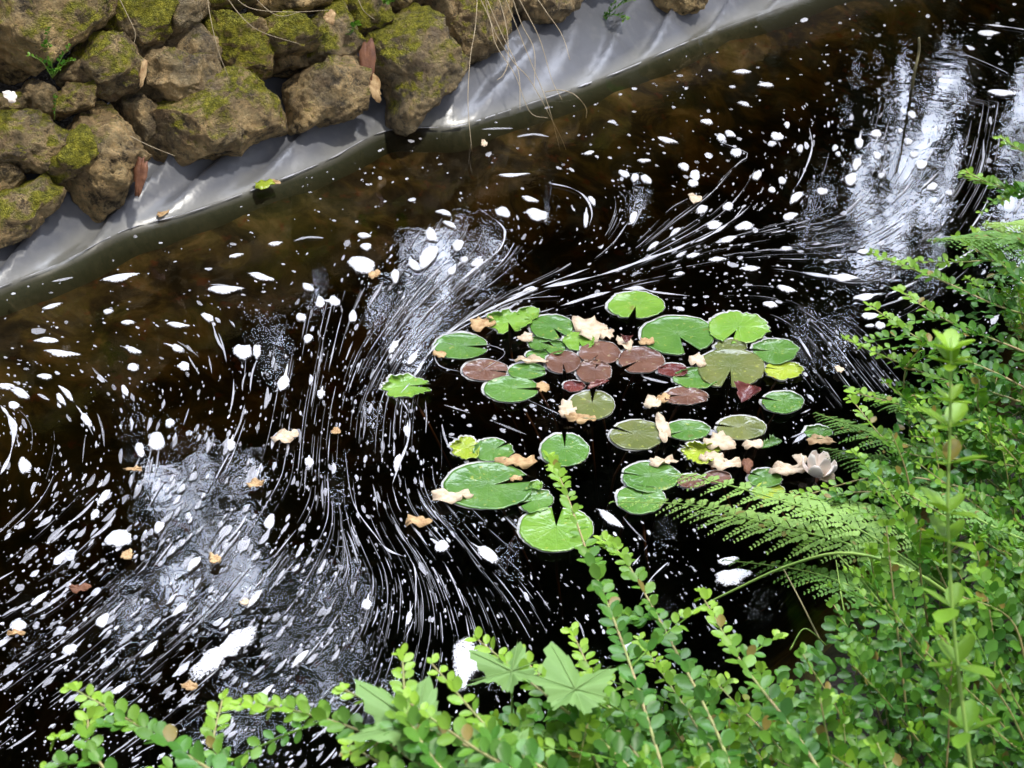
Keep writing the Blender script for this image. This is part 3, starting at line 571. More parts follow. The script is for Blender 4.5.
RAFT = [(120,279,40,9,10,0,'long white foam streak nearest the liner on the left'),(225,291,36,10,0,0,'flat white foam patch, widest of the horizontal streaks on the left'),(261,278,28,8,-14,0,'slanting foam patch just above and right of the widest flat streak'),(47,341,26,7,0,0,0),(62,355,38,8,-6,0,'long pointed foam patch at the far left, lower of a close pair'),(52,307,24,4,15,0,0),
(178,326,24,6,-8,0,0),(133,351,18,6,-15,-.6,0),(177,349,15,8,-20,-.8,0),(133,368,13,8,0,0,0),(184,367,14,9,-15,0,0),(208,318,16,7,-25,0,0),(125,391,13,6,-60,0,0),(45,377,15,6,0,0,0),(6,387,18,7,-5,0,0),(20,395,22,6,-25,0,0),(67,394,24,6,-45,0,0),(61,400,17,6,-55,0,0),(86,420,22,9,-55,-.5,0),(14,406,12,8,-20,0,0),
(243,353,19,18,0,0,'round bright foam disc touching a narrow sliver, left of centre'),(257,352,8,17,0,0,'narrow foam sliver on the right flank of a round disc'),(284,383,22,13,75,.7,0),(301,318,10,9,0,0,0),(308,339,9,9,0,0,0),(308,288,14,7,-20,0,0),(236,256,14,4,8,0,0),(275,244,15,4,5,0,0),(170,424,9,10,0,0,0),(157,443,20,19,0,0,'round foam disc left of the reflections, about level with the lone left lily pads'),(128,323,17,4,0,0,0),(108,312,10,5,0,0,0),
(364,236,13,6,-10,0,0),(366,247,13,7,-5,0,0),(362,266,34,17,-18,0,'large lobed foam raft carrying a small tan leaf'),(320,303,14,9,80,0,0),(334,302,13,11,0,-1.2,0),(353,317,13,9,70,0,0),(395,277,17,9,80,0,0),(428,258,28,17,55,0,'ragged bright foam raft at the heart of the left eddy'),(431,236,18,11,-50,0,0),(414,266,17,9,-35,0,0),(458,246,13,12,0,0,0),(464,260,8,7,0,0,0),(477,263,15,8,30,0,0),(444,213,16,6,-10,0,0),(450,225,14,6,-25,0,0),(503,213,17,11,-5,0,0),(452,271,13,7,40,0,0),(394,347,18,8,48,.6,0),(413,359,22,7,52,.6,0),(321,394,10,9,80,.6,0),
(537,216,23,14,-8,0,'oval foam raft alone above the lily pads, biggest in the upper middle'),(530,200,20,5,-18,0,0),(513,176,32,4,3,0,0),(586,219,20,6,85,0,0),(633,218,14,8,75,0,0),(624,174,12,7,-30,0,0),(635,178,9,8,0,0,0),(646,180,12,9,-30,0,0),(684,167,11,8,-10,0,0),(695,176,12,11,0,0,0),(693,184,10,8,0,0,0),(702,210,13,8,30,0,0),(728,207,12,8,25,0,0),(714,226,18,9,10,0,0),(744,227,19,10,5,0,0),(728,240,18,7,12,0,0),(693,256,14,5,8,0,0),(681,255,12,4,25,0,0),(717,260,17,5,5,0,0),(750,269,21,6,3,0,0),(679,274,11,4,5,0,0),(675,232,14,5,40,0,0),(653,246,14,5,35,0,0),(530,290,18,5,15,0,0),(757,176,12,8,60,0,0),(592,201,10,6,-60,0,0),
(667,141,20,6,-15,0,0),(742,72,17,5,0,0,0),(766,85,16,5,0,0,0),(744,104,14,4,-15,0,0),(707,122,12,6,-10,0,0),(721,138,10,7,-20,0,0),(730,134,11,6,-30,0,0),(736,153,11,10,0,0,0),(777,137,13,9,-20,0,0),(772,144,8,6,0,0,0),(782,181,8,7,0,0,0),(589,153,10,4,10,0,0),(644,161,13,4,0,0,0),
(988,34,22,7,-3,0,0),(912,115,10,7,-15,0,0),(876,134,11,9,0,0,0),(900,131,6,5,0,0,0),(859,143,12,10,80,.7,0),(908,142,9,7,0,0,0),(914,155,9,7,0,0,0),(877,156,9,8,0,0,0),(921,165,13,10,15,0,0),(857,164,15,10,60,.5,0),(851,180,16,11,45,0,0),(932,187,11,8,20,0,0),(949,193,7,6,0,0,0),(822,192,11,8,5,0,0),(800,149,8,7,80,0,0),(835,148,6,6,0,0,0),(838,154,5,5,0,0,0),(881,176,6,6,0,0,0),(772,190,7,6,0,0,0),(796,198,17,9,42,0,0),(1002,94,32,8,-5,0,'long foam streak at the right edge beneath bright sky reflections'),(787,125,6,6,0,0,0),
(844,279,30,9,-6,-.2,'long smooth foam drop with a thin tail right of the lily pads'),(866,298,28,8,10,.3,'foam streak just under the long smooth foam drop'),(870,317,18,8,0,0,'oval foam patch beside the shrub tips, right of the lily pads'),(870,326,9,4,0,0,0),(880,326,10,8,0,0,0),(790,217,16,8,8,0,0),(786,249,11,5,5,0,0),(786,290,24,6,-15,0,0),(770,305,15,7,-12,0,0),(863,252,13,5,0,0,0),
(25,467,17,15,90,0,'round foam disc close to the left edge below the curled streaks'),(119,540,28,20,15,0,'large oval foam disc beside a small tan leaf, lower left'),(270,523,16,12,70,0,0),(309,463,14,9,88,.3,0),(231,445,14,10,75,.5,0),(140,451,16,11,-70,0,0),(103,622,20,11,42,0,0),(19,627,21,11,6,0,0),(70,651,17,12,30,0,0),(194,565,22,9,52,0,0),(159,528,16,9,60,0,0),
(367,605,16,10,78,.5,0),(441,547,17,14,-35,-.7,'plump foam drop trailing from a tan leaf, below left of the lily pads'),(487,555,36,12,-38,-.2,'slanting wedge of foam below the largest lily pad'),(407,431,13,8,85,.5,0),(397,464,19,8,80,0,0),(409,618,20,6,72,.5,0),(732,579,38,19,5,0,'foam raft under the fern beside a bent grass blade'),(728,562,26,8,12,0,0),(610,520,38,9,-38,0,'narrow foam strip right of the notched bright lily pad'),(628,648,13,11,20,0,0),(672,640,16,8,20,0,0),(655,504,14,4,60,0,0),
(104,498,20,9,50,0,0),(60,560,20,8,42,0,0),(180,610,24,7,45,0,0),(255,600,26,7,48,0,0),(150,650,22,7,42,0,0),(40,600,24,7,35,0,0),(300,660,26,8,48,0,0),(120,690,24,7,38,0,0),(265,695,24,8,45,0,0),(95,515,14,7,50,0,0)]
grp = {'l': ('small white foam blob drifting on the left half of the dark pond', 'small foam blobs on the left half'), 'r': ('small white foam blob drifting on the upper right part of the dark pond', 'small foam blobs on the upper right'), 'b': ('small pale foam blob caught under the pads and shrubs at the bottom', 'small foam blobs near the shrubs')}
for i, (x, y, L, W_, a, tl, lab) in enumerate(RAFT):
    o = raft(x, y, L, W_, a, i, tl)
    if lab: tag(o, lab, 'foam', 'foam rafts')
    else:
        key = 'b' if (x > 480 and y > 400) else ('l' if x < 510 else 'r'); tag(o, grp[key][0], 'foam', grp[key][1])
def poly_raft(pts, lab, hh=.008):
    pp = curve2(pts+[pts[0]], 5)[:-1]; P = at_np(np.array(pp), .003); C = P.mean(0); n = len(P); V = []; T = []
    for f, h_ in [(1, 0), (.95, .5), (.8, .85), (.5, 1), (.25, 1.05)]:
        for i in range(n):
            q = C+(P[i]-C)*f; q[2] += h_*hh*(1+.35*mn.noise(Vector(q)*50)); V.append(q-C)
    V.append(np.array([0, 0, hh]))
    for k_ in range(4):
        for i in range(n): j = (i+1) % n; b = k_*n; T += [(b+j, b+i, b+n+i), (b+j, b+n+i, b+n+j)]
    for i in range(n): T.append((4*n+(i+1) % n, 4*n+i, 5*n))
    V = np.array(V)
    if True:
        o = fast_mesh('foam_raft', V, np.array(T), MAT['foam'], attr={'tint': np.zeros(len(V)), 'edge': np.repeat([1, .75, .25, .05, 0, 0], [n]*5+[1])}); o.location = C
    tag(o, lab, 'foam', 'foam rafts')
poly_raft([(187,683),(186,673),(196,665),(205,652),(220,647),(234,631),(246,628),(258,623),(261,631),(256,645),(244,650),(239,659),(226,660),(216,675),(204,679),(196,686)], 'biggest foam raft, long white slab slanting across the lower left water')
poly_raft([(467,636),(476,645),(484,668),(472,680),(464,696),(455,690),(451,655),(456,642)], 'pointed white foam raft standing out behind the bright maple leaves')

# ------------------------------------------------------------------ lily pads
GREEN = 'green'; 
PADS = [ # x, y, w, h, notch angle, notch half width, colour, z rank, jag, label
(461,346,54,26,-5,9,'green',1,.02,'green lily pad with a pale rim at the upper left of the cluster'),
(485,370,46,21,-12,6,'brown',1,.02,'smooth red brown lily pad between two green ones on the left of the cluster'),
(527,371,38,16,0,5,'green',0,.03,'small green pad partly under the wide green pad left of centre'),
(511,389,55,26,0,7,'green',2,.02,'wide green pad with a pale front rim below the red brown pad'),
(405,386,46,22,0,9,'light',1,.12,'lone ragged light green pad floating away on the left'),
(508,321,42,22,-80,9,'light',1,.16,'torn light green pad at the top left of the cluster'),
(529,313,22,13,200,8,'light',0,.08,'little light green pad behind the torn one'),
(552,327,43,25,-58,10,'green',2,.03,'round green pad notched toward the bright yellow green one'),
(539,343,22,14,0,14,'green',1,.05,'small green pad under the round notched one, left of a pair'),
(555,347,22,14,140,14,'green',1,.05,'small green pad under the round notched one, right of a pair'),
(579,341,31,20,-80,9,'light',2,.06,'small bright yellow green pad beside a cream dead leaf'),
(537,355,22,10,0,5,'green',0,.05,'tiny green pad half hidden left of the grey brown pads'),
(600,353,42,23,-120,4,'brown',2,.02,'grey brown pad just right of the bright yellow green one'),
(563,362,35,23,-85,6,'brown',3,.02,'round grey brown pad with its notch to the front'),
(594,371,35,24,70,7,'brown',1,.04,'grey brown pad tucked in front of its twin with a notch behind'),
(574,386,22,11,0,1,'red',3,.05,'small folded red brown leaf left of the crimson one'),
(592,405,46,29,88,7,'olive',3,.02,'olive brown pad with a pale rim above dead leaves'),
(466,448,28,22,20,4,'yellow',1,.10,'spotted yellow green pad left of a small green one'),
(493,450,40,23,40,6,'green',2,.04,'small green pad behind the largest pad'),
(565,450,48,33,92,5,'green',2,.02,'round green pad alone in the middle, notch pointing away'),
(636,305,56,27,-98,8,'light',2,.04,'light green pad with a reddish middle, farthest from the viewer'),
(738,328,60,32,-112,9,'light',1,.05,'light green ruffled pad at the upper right of the cluster'),
(678,335,74,39,-66,13,'green',2,.02,'big smooth green pad with a wide notch at the top middle'),
(775,351,46,25,175,5,'green',2,.05,'green pad above the yellow one at the right side'),
(784,370,38,18,165,4,'yellow',1,.08,'yellow green pad at the right end of the cluster'),
(731,346,32,13,0,1,'olive',2,.04,'small olive pad peeping out behind the large olive brown pad'),
(695,378,44,21,160,6,'green',1,.05,'green pad mostly under the large olive brown pad'),
(731,368,67,40,-98,9,'olive',3,.02,'large olive brown pad with a deep notch to the front'),
(641,360,46,26,-140,7,'brown',3,.03,'brown pad with a light spot at its heart, left of the big green one'),
(673,370,30,13,0,1,'red',2,.05,'small red brown leaf between the brown and the olive pads'),
(686,396,44,18,178,9,'brown',2,.05,'brown pad with a side notch beside cream petals'),
(783,402,42,22,160,6,'green',2,.03,'bright green pad with a wide pale foam rim at the right'),
(637,435,54,30,150,5,'olive',2,.02,'dull green pad with a thin dark notch, below the olive brown ones'),
(688,430,44,20,210,4,'green',1,.03,'plain bright green pad beside a pinkish dead leaf'),
(741,428,50,24,166,5,'olive',2,.02,'olive pad with a slit at its left, lower right of the cluster'),
(488,486,89,47,20,9,'green',3,.015,'largest lily pad, plain green with a pale tan leaf at its left'),
(535,500,36,24,205,8,'green',1,.06,'small green pad wedged between the two biggest front pads'),
(556,529,74,45,88,9,'light',2,.02,'bright green pad nearest the viewer with a notch pointing away'),
(536,485,14,9,0,3,'light',2,.1,'tiny pale green pad at the edge of the largest one'),
(651,477,58,30,165,3,'green',2,.03,'green pad under the fern tip, rear one of two'),
(641,499,48,30,80,4,'green',1,.03,'green pad under the fern tip, front one of two'),
(692,481,30,14,0,1,'brown',1,.04,'brown pad showing through behind the fern frond'),
(718,477,26,13,0,1,'brown',1,.04,'grey brown pad behind the fern frond, beside a cream dead leaf'),
(765,478,34,19,150,5,'green',2,.04,'green pad folded against a yellow one behind the fern'),
(769,491,32,19,0,1,'yellow',1,.05,'yellow green folded pad just behind the fern'),
(818,432,28,13,30,5,'green',1,.06,'small green pad beside the small dark fern frond at right'),
(702,452,38,20,0,3,'yellow',1,.18,'decaying yellow and brown spotted pad among cream dead leaves'),
]
def make_pad(x, y, w_, h_, na, nw, colr, rank, jag, lab, seed):
    r_ = random.Random(seed*5+3); n = 56; a0 = math.radians(na); nw = math.radians(max(nw, .6)); z = .0022+.0011*rank
    out = []; o1 = r_.uniform(0, 9)
    for i in range(n+1):
        t = a0+nw+(2*math.pi-2*nw)*i/n
        r = 1+jag*(.6*math.sin(3*t+o1)+.5*math.sin(7*t+o1*2)+.6*r_.gauss(0, 1))
        e = min(i, n-i)/n
        if e < .035: r *= .955+e*1.28
        out.append((r*math.cos(t), r*math.sin(t)))
    nd = .12; apex = (nd*math.cos(a0), nd*math.sin(a0))
    def to(c, rad, zz=0): return at(x+c[0]*w_/2*rad, y-c[1]*h_/2*rad, z+zz)
    root = empty('lily_pad', at(x, y, 0)); C = root.location
    V = []; T = []; m = len(out); curl = .002*(1+r_.random())
    lift = [r_.uniform(0, 1) for _ in range(5)]
    rings = [.12, .35, .6, .8, .93, 1.0]
    for q in rings:
        for i, c in enumerate(out):
            cc = (apex[0]+(c[0]-apex[0])*q, apex[1]+(c[1]-apex[1])*q)
            th = math.atan2(c[1], c[0]); up = .0035*(q**6)*(.5+.5*math.sin(2*th+lift[0]*6))*(1+jag*20)+.0016*math.sin(5*th+lift[1]*6)*q*q
            V.append(to(cc, 1, max(0, up)+.001)-C)
    V.append(to(apex, 1)-C); ap = len(V)-1
    for k_ in range(len(rings)-1):
        for i in range(m-1): b = k_*m+i; T += [(b, b+m, b+m+1), (b, b+m+1, b+1)]
    for i in range(m-1): T.append((ap, i, i+1))
    o = fast_mesh('blade', np.array([tuple(v) for v in V]), np.array(T), MAT['pad_'+colr]); o.parent = root
    sm = o.modifiers.new('thickness', 'SOLIDIFY'); sm.thickness = .0012; sm.offset = 0
    # pale rim: thin band hugging the edge, dropping to the water
    V = []; T = []; fr_ = r_.uniform(.02, .045) if colr not in ('yellow',) else .015
    if w_ < 24: fr_ = .03
    for i, c in enumerate(out):
        th = math.atan2(c[1], c[0]); g_ = max(.15, .6+.7*math.sin(th*1.0-1.9+lift[2])+.25*math.sin(3*th+lift[3]*6))
        px_ = .4+1.7*g_*(1.0 if w_ > 24 else .55)
        for q, zz in ((-.6, -.0006), (.25*px_, -.0008), (.75*px_, -.0014), (px_, -.0022)):
            nx_, ny_ = c[0]*w_/2, c[1]*h_/2; l_ = math.hypot(nx_, ny_); px2 = (x+nx_*(1+q/l_), y-ny_*(1+q*.8/l_))
            p = at(px2[0], px2[1], max(.0012, z+zz)); V.append(p-C)
    for i in range(m-1):
        for k_ in range(3): b = i*4+k_; T += [(b, b+1, b+5), (b, b+5, b+4)]
    o = fast_mesh('rim', np.array([tuple(v) for v in V]), np.array(T), MAT['rim']); o.parent = root
    # stalk going down into the water from the notch
    if w_ > 30:
        dx = .05*math.cos(a0); V, T = tube([(0, 0, z-.001), (dx, -.03, -.08), (dx*2+.02, -.02, -.28)], .0028, .0028, 6)
        o = fast_mesh('stalk', np.array([tuple(v) for v in V]), np.array(T), MAT['padstem']); o.parent = root
    tag(root, lab, 'lily pad', 'lily pads floating in a cluster'); return root
for i, p in enumerate(PADS): make_pad(*p, seed=i)
# crimson rolled young leaves standing out of the water
def curled(x, y, L, W_, ang, mat, name, lab, cat, lift=.02, group=None, curl=1.2, z0=.008):
    r_ = random.Random(int(x*7+y)); C = at(x, y, 0); a = math.radians(ang); n, m = 14, 9; V = []; T = []
    sc = (at(x+1, y, 0)-at(x, y, 0)).length; L *= sc; W_ *= sc
    for i in range(n):
        u = i/(n-1)*2-1; wd = max(.04, (1-abs(u)**2.4))*W_/2*(1+.25*r_.gauss(0, 1))
        for j in range(m):
            v = j/(m-1)*2-1; lx = u*L/2; ly = v*wd*(1-.2*curl*abs(v)); lz = lift*(.25+.5*(u+1)/2*.6)+curl*wd*abs(v)**2*.5+.003*mn.noise(Vector((u*3+x, v*3+y, 0)))
            V.append((lx*math.cos(a)-ly*math.sin(a), lx*math.sin(a)+ly*math.cos(a), z0+max(0, lz)))
    for i in range(n-1):
        for j in range(m-1): b = i*m+j; T += [(b, b+m, b+m+1), (b, b+m+1, b+1)]
    o = fast_mesh(name, np.array(V), np.array(T), MAT[mat]); o.location = C
    so_ = o.modifiers.new('thickness', 'SOLIDIFY'); so_.thickness = .0015; so_.offset = 0
    tag(o, lab, cat, group); return o
curled(598,391,24,11,25,'pad_red','young_lily_leaf','crimson folded young lily leaf standing between the brown pads','lily leaf',.02)
curled(746,402,27,26,60,'pad_red','young_lily_leaf','dark red rolled young lily leaf right of the brown pads','lily leaf',.03)
curled(771,452,22,16,20,'pad_green','young_lily_leaf','small green crumpled leaf rising behind the green and yellow folded pads','lily leaf',.025)
curled(626,347,6,12,80,'pad_red','young_lily_leaf','little upright pink brown leaf tip behind the brown pads','lily leaf',.03)
# dead leaves (oak-like lobed scraps)
def dead(x, y, w_, h_, mat, lab, ang=0, z0=.0065, name='dead_leaf', cat='dead leaf', seed=None, where=None):
    r_ = random.Random(int(x*13+y) if seed is None else seed); n = 30; C = at(x, y, z0) if where is None else where
    sc = (at(x+1, y, 0)-at(x, y, 0)).length; yy = (at(x, y-.5, 0)-at(x, y+.5, 0)).length
    V = [(0, 0, .004)]; T = []; o1 = r_.uniform(0, 6); a = math.radians(ang)
    for f in (.5, 1):
        for i in range(n):
            t = 2*math.pi*i/n; r = f*(1+(.13*math.sin(2*t+o1)+.13*math.sin(3*t+o1*2)+.07*math.sin(7*t+o1*3)+.06*r_.gauss(0, 1))*f)
            lx = r*math.cos(t); ly = r*math.sin(t); px_ = lx*w_/2; py_ = ly*h_/2
            V.append((px_*sc*math.cos(a)-py_*yy*math.sin(a), px_*sc*math.sin(a)+py_*yy*math.cos(a), .004+f*.011*max(-.3, mn.noise(Vector((lx*1.6+x, ly*1.6+y, 0))))*w_/20+.002*r_.random()))
    for i in range(n):
        j = (i+1) % n; T += [(0, 1+i, 1+j), (1+i, 1+n+i, 1+n+j), (1+i, 1+n+j, 1+j)]
    o = fast_mesh(name, np.array(V), np.array(T), MAT[mat], smooth=False); o.location = C
    so_ = o.modifiers.new('thickness', 'SOLIDIFY'); so_.thickness = .001; so_.offset = 0
    tag(o, lab, cat, 'fallen dead leaves'); return o
for x, y, w_, h_, m_, lab in [(482,325,24,13,'tan','tan dead leaf at the left of the torn light green pad'),(526,339,17,7,'pale','small pale leaf scrap under the round notched pad'),(590,330,36,20,'pale','cream crumpled leaf behind the grey brown pads'),
 (606,336,18,9,'pale','cream leaf scrap at the right of the crumpled one'),(533,362,28,6,'pale','narrow pink cream leaf strip left of the brown pads'),(543,389,13,9,'tan','tan scrap at the tip of the wide green pad'),(567,411,19,14,'pale','pale leaf sticking out left of the olive brown pad'),(582,420,30,8,'tan','tan leaf strip under the front of the olive brown pad'),
 (440,356,13,6,'tan','tan scrap under the upper left green pad'),(625,344,15,14,'pale','cream curl between the brown pads'),(646,343,14,8,'tan','tan scrap left of the big green pad'),(697,362,15,13,'pale','cream scrap behind the large olive brown pad'),(652,404,18,11,'pale','cream petal like scrap left of the brown side notched pad'),(664,400,14,9,'tan','pinkish scrap touching the brown side notched pad'),
 (663,430,14,26,'pale','pinkish upright leaf between the dull green and plain green pads'),(720,443,27,19,'pale','cream crumpled leaf behind the decaying spotted pad'),(712,459,22,11,'pale','cream scrap in front of the decaying spotted pad'),(756,446,25,9,'pale','pale flat leaf left of the crumpled green leaf'),(821,442,24,11,'tan','pinkish tan leaf near the small dark fern'),
 (662,463,26,9,'pale','pale leaf strip behind the pads under the fern tip'),(723,464,36,13,'pale','long cream leaf above the fern frond'),(747,467,10,16,'dead','rusty scrap right of the long cream leaf'),(787,471,34,13,'pale','cream leaf lying left of the wilted flower'),(800,461,14,9,'pale','small petal at the left foot of the wilted flower'),(826,478,17,11,'pale','small petal below the wilted flower'),
 (450,498,38,13,'pale','pale leaf sticking out left of the largest pad'),(517,463,38,12,'tan','tan dead leaf at the notch side of the largest pad'),(516,480,11,6,'tan','tan crumb in the notch of the largest pad'),(418,523,28,9,'tan','tan leaf with a foam drop trailing from it'),(374,276,11,8,'tan','little tan leaf riding on the lobed foam raft'),(285,439,26,11,'pale','pale yellowish leaf drifting left of the streaming threads'),
 (256,486,18,8,'tan','small tan leaf left of the bright reflections in the lower left'),(128,557,13,9,'tan','tan crumb beside the large oval foam disc'),(215,561,13,9,'tan','orange tan crumb right of the large oval foam disc'),(190,688,16,8,'tan','tan leaf at the lower end of the biggest foam raft'),(17,635,16,6,'tan','tan leaf under a foam patch at the left edge'),(134,471,16,4,'tan','thin orange leaf sliver in the left drift'),
 (336,433,9,7,'tan','tiny tan scrap beside the streaming threads'),(695,200,14,9,'pale','pinkish scrap on the open water at the top middle'),(245,604,10,6,'pale','pale crumb above the biggest foam raft'),(484,145,7,6,'pale','pale crumb where a dry grass stem meets the water'),(839,371,9,6,'pale','tiny cream scrap right of the yellow pad'),(163,214,10,9,'tan','small tan leaf at the waterline of the liner'),(80,590,20,8,'red','dark russet leaf just under the lower left drift'),
 (273,184,12,5,'tan','tan leaf end at the waterline beside a yellow green leaf')]:
    dead(x, y, w_, h_, {'pale': 'dead_pale', 'tan': 'dead_tan', 'red': 'dead_red', 'dead': 'dead_red'}[m_], lab)
dead(264, 186, 18, 8, 'pad_yellow', 'yellow green leaf lying at the waterline of the liner', z0=.01, cat='leaf', name='fallen_leaf')
def wall_leaf(px, py, w_, h_, mat, lab, back=-.13, name='dead_leaf', tilt=.9):
    p = on_wall(px, py, back); o = dead(px, py, w_, h_, mat, lab, where=p, name=name, seed=int(px)); o.rotation_euler = (tilt, 0, rnd.uniform(-.5, .9)); return o
wall_leaf(141, 176, 13, 16, 'dead_red', 'russet dead leaf stuck at the foot of the tall bare slab')
wall_leaf(367, 66, 14, 20, 'dead_red', 'russet crumpled leaf jammed in the cleft between two stones', -.08)
wall_leaf(373, 86, 14, 12, 'dead_tan', 'tan leaf below the russet one in the cleft', -.08)
wall_leaf(10, 97, 10, 4, 'petal', 'white petal on a small stone at the left edge', -.09)
wall_leaf(144, 73, 6, 9, 'dead_tan', 'pale dry leaf at the left side of the grey pitted stone', -.10)
wall_leaf(330, 18, 10, 4, 'dead_tan', 'pale leaf scrap on the mossy stones at the top', -.10)
# wilted flower: cup of petals
fl = empty('water_lily_flower', at(817, 476, .01)); tag(fl, 'wilted pinkish white water lily flower half open at the right of the pads', 'flower')
for i in range(9):
    t = 2*math.pi*i/9+.2*rnd.random(); V = []; T = []; n, m = 8, 5; inner = i % 2
    for a_ in range(n):
        u = a_/(n-1)
        for b_ in range(m):
            v = b_/(m-1)*2-1; wd = .019*math.sin(math.pi*(.12+.80*u))**.8; r = .006+.036*math.sin(u*1.9)*(.95-.45*inner); zz_ = .046*u*(.8+.3*inner)
            V.append((r*math.cos(t)-v*wd*math.sin(t), r*math.sin(t)+v*wd*math.cos(t), zz_-.010*v*v*0+.0))
    for a_ in range(n-1):
        for b_ in range(m-1): b = a_*m+b_; T += [(b, b+m, b+m+1), (b, b+m+1, b+1)]
    o = fast_mesh('petal', np.array(V), np.array(T), MAT['petal']); o.parent = fl
    so_ = o.modifiers.new('thickness', 'SOLIDIFY'); so_.thickness = .0012
fl.rotation_euler = (-.25, .1, 0); fl.scale = (.78, .78, .9)
V, T = tube([(0, 0, .015), (.01, 0, -.10), (.05, .04, -.3)], .004, .004); o = fast_mesh('stalk', np.array([tuple(v) for v in V]), np.array(T), MAT['padstem']); o.parent = fl

# ------------------------------------------------------------------ twig, dry grass, small plants on the far side
V, T = tube(spline([at(910, 100, -.1), at(911, 94, 0)+Vector((0, 0, .03)), at(915, 70, .11), at(919, 52, .16), at(919, 38, .215)], 14), .005, .0032, 7)
o = fast_mesh('twig', np.array([tuple(v) for v in V]), np.array(T), MAT['twig']); tag(o, 'bare olive twig standing upright out of the water at the top right', 'twig')
def strand(pts, r=.0016, lab=None, mat='straw', group='dry grass stems hanging over the far bank', cat='grass stem', name='dry_grass_stem'):
    P = spline(pts, 24); C = P[0].copy(); V, T = tube([p-C for p in P], r, r*.45, 5)
    o = fast_mesh(name, np.array([tuple(v) for v in V]), np.array(T), MAT[mat]); o.location = C; tag(o, lab, cat, group); return o
def wp(x, y, b=-.2): return on_wall(x, y, b)
def hang(pts, lab):
    """pixel polyline that starts on the wall top and swings out over the water"""
    n = len(pts); P = []
    for i, (x, y) in enumerate(pts): P.append(on_wall(x, y, -.10-.10*i/(n-1)))
    strand(P, .0015, lab)
hang([(478,-40),(476,20),(470,60),(468,105),(472,152)], 'straight dry grass stem hanging lowest left over the water')
hang([(480,-40),(490,20),(512,60),(530,80),(552,120),(566,150),(572,182)], 'longest dry grass stem arching down to the right')
hang([(490,-40),(510,10),(530,60),(548,105),(560,150)], 'dry grass stem running inside the longest arching one')
hang([(498,-40),(525,10),(540,40),(552,80),(562,100)], 'short dry grass stem at the right of the tuft')
hang([(485,-40),(505,20),(508,60),(503,75),(497,80)], 'darker curled dry grass stem close to the stone')
hang([(500,-40),(520,20),(534,50),(534,90)], 'straight middle dry grass stem of the tuft')
hang([(470,-40),(500,30),(518,70),(520,110)], 'dry grass stem crossing the tuft from the left')
hang([(545,92),(560,90),(575,95),(586,108),(586,118)], 'dry curl of grass arching at the end of the tuft')
hang([(510,-40),(545,10),(562,35),(570,60)], 'thin dry grass stem at the far right of the tuft')
hang([(460,-40),(488,15),(496,45),(515,75),(530,112),(548,118)], 'bent dry grass stem in the middle of the tuft')
for pts, lab in [([(205,-20),(210,15),(218,50),(228,76)], 'dry stem hanging over the upright moss block'),([(215,-20),(240,15),(262,32),(300,44)], 'dry root lying across the jutting mossy stone'),([(228,-10),(250,8),(290,12),(330,10)], 'long dry root along the top stones'),
    ([(110,-20),(125,10),(135,32),(134,44)], 'thin dry stem over the bright mossy stone'),([(130,136),(150,146),(175,156)], 'thin root at the foot of the tall slab'),([(352,-20),(362,8),(375,20)], 'dry stem above the leafy cleft'),([(240,-20),(262,5),(280,16),(300,12)], 'dark root in the tangle at the top')]:
    strand([on_wall(x, y, -.13) for x, y in pts], .0012, lab, group='dry stems and roots on the stone wall', cat='root', name='dry_root')

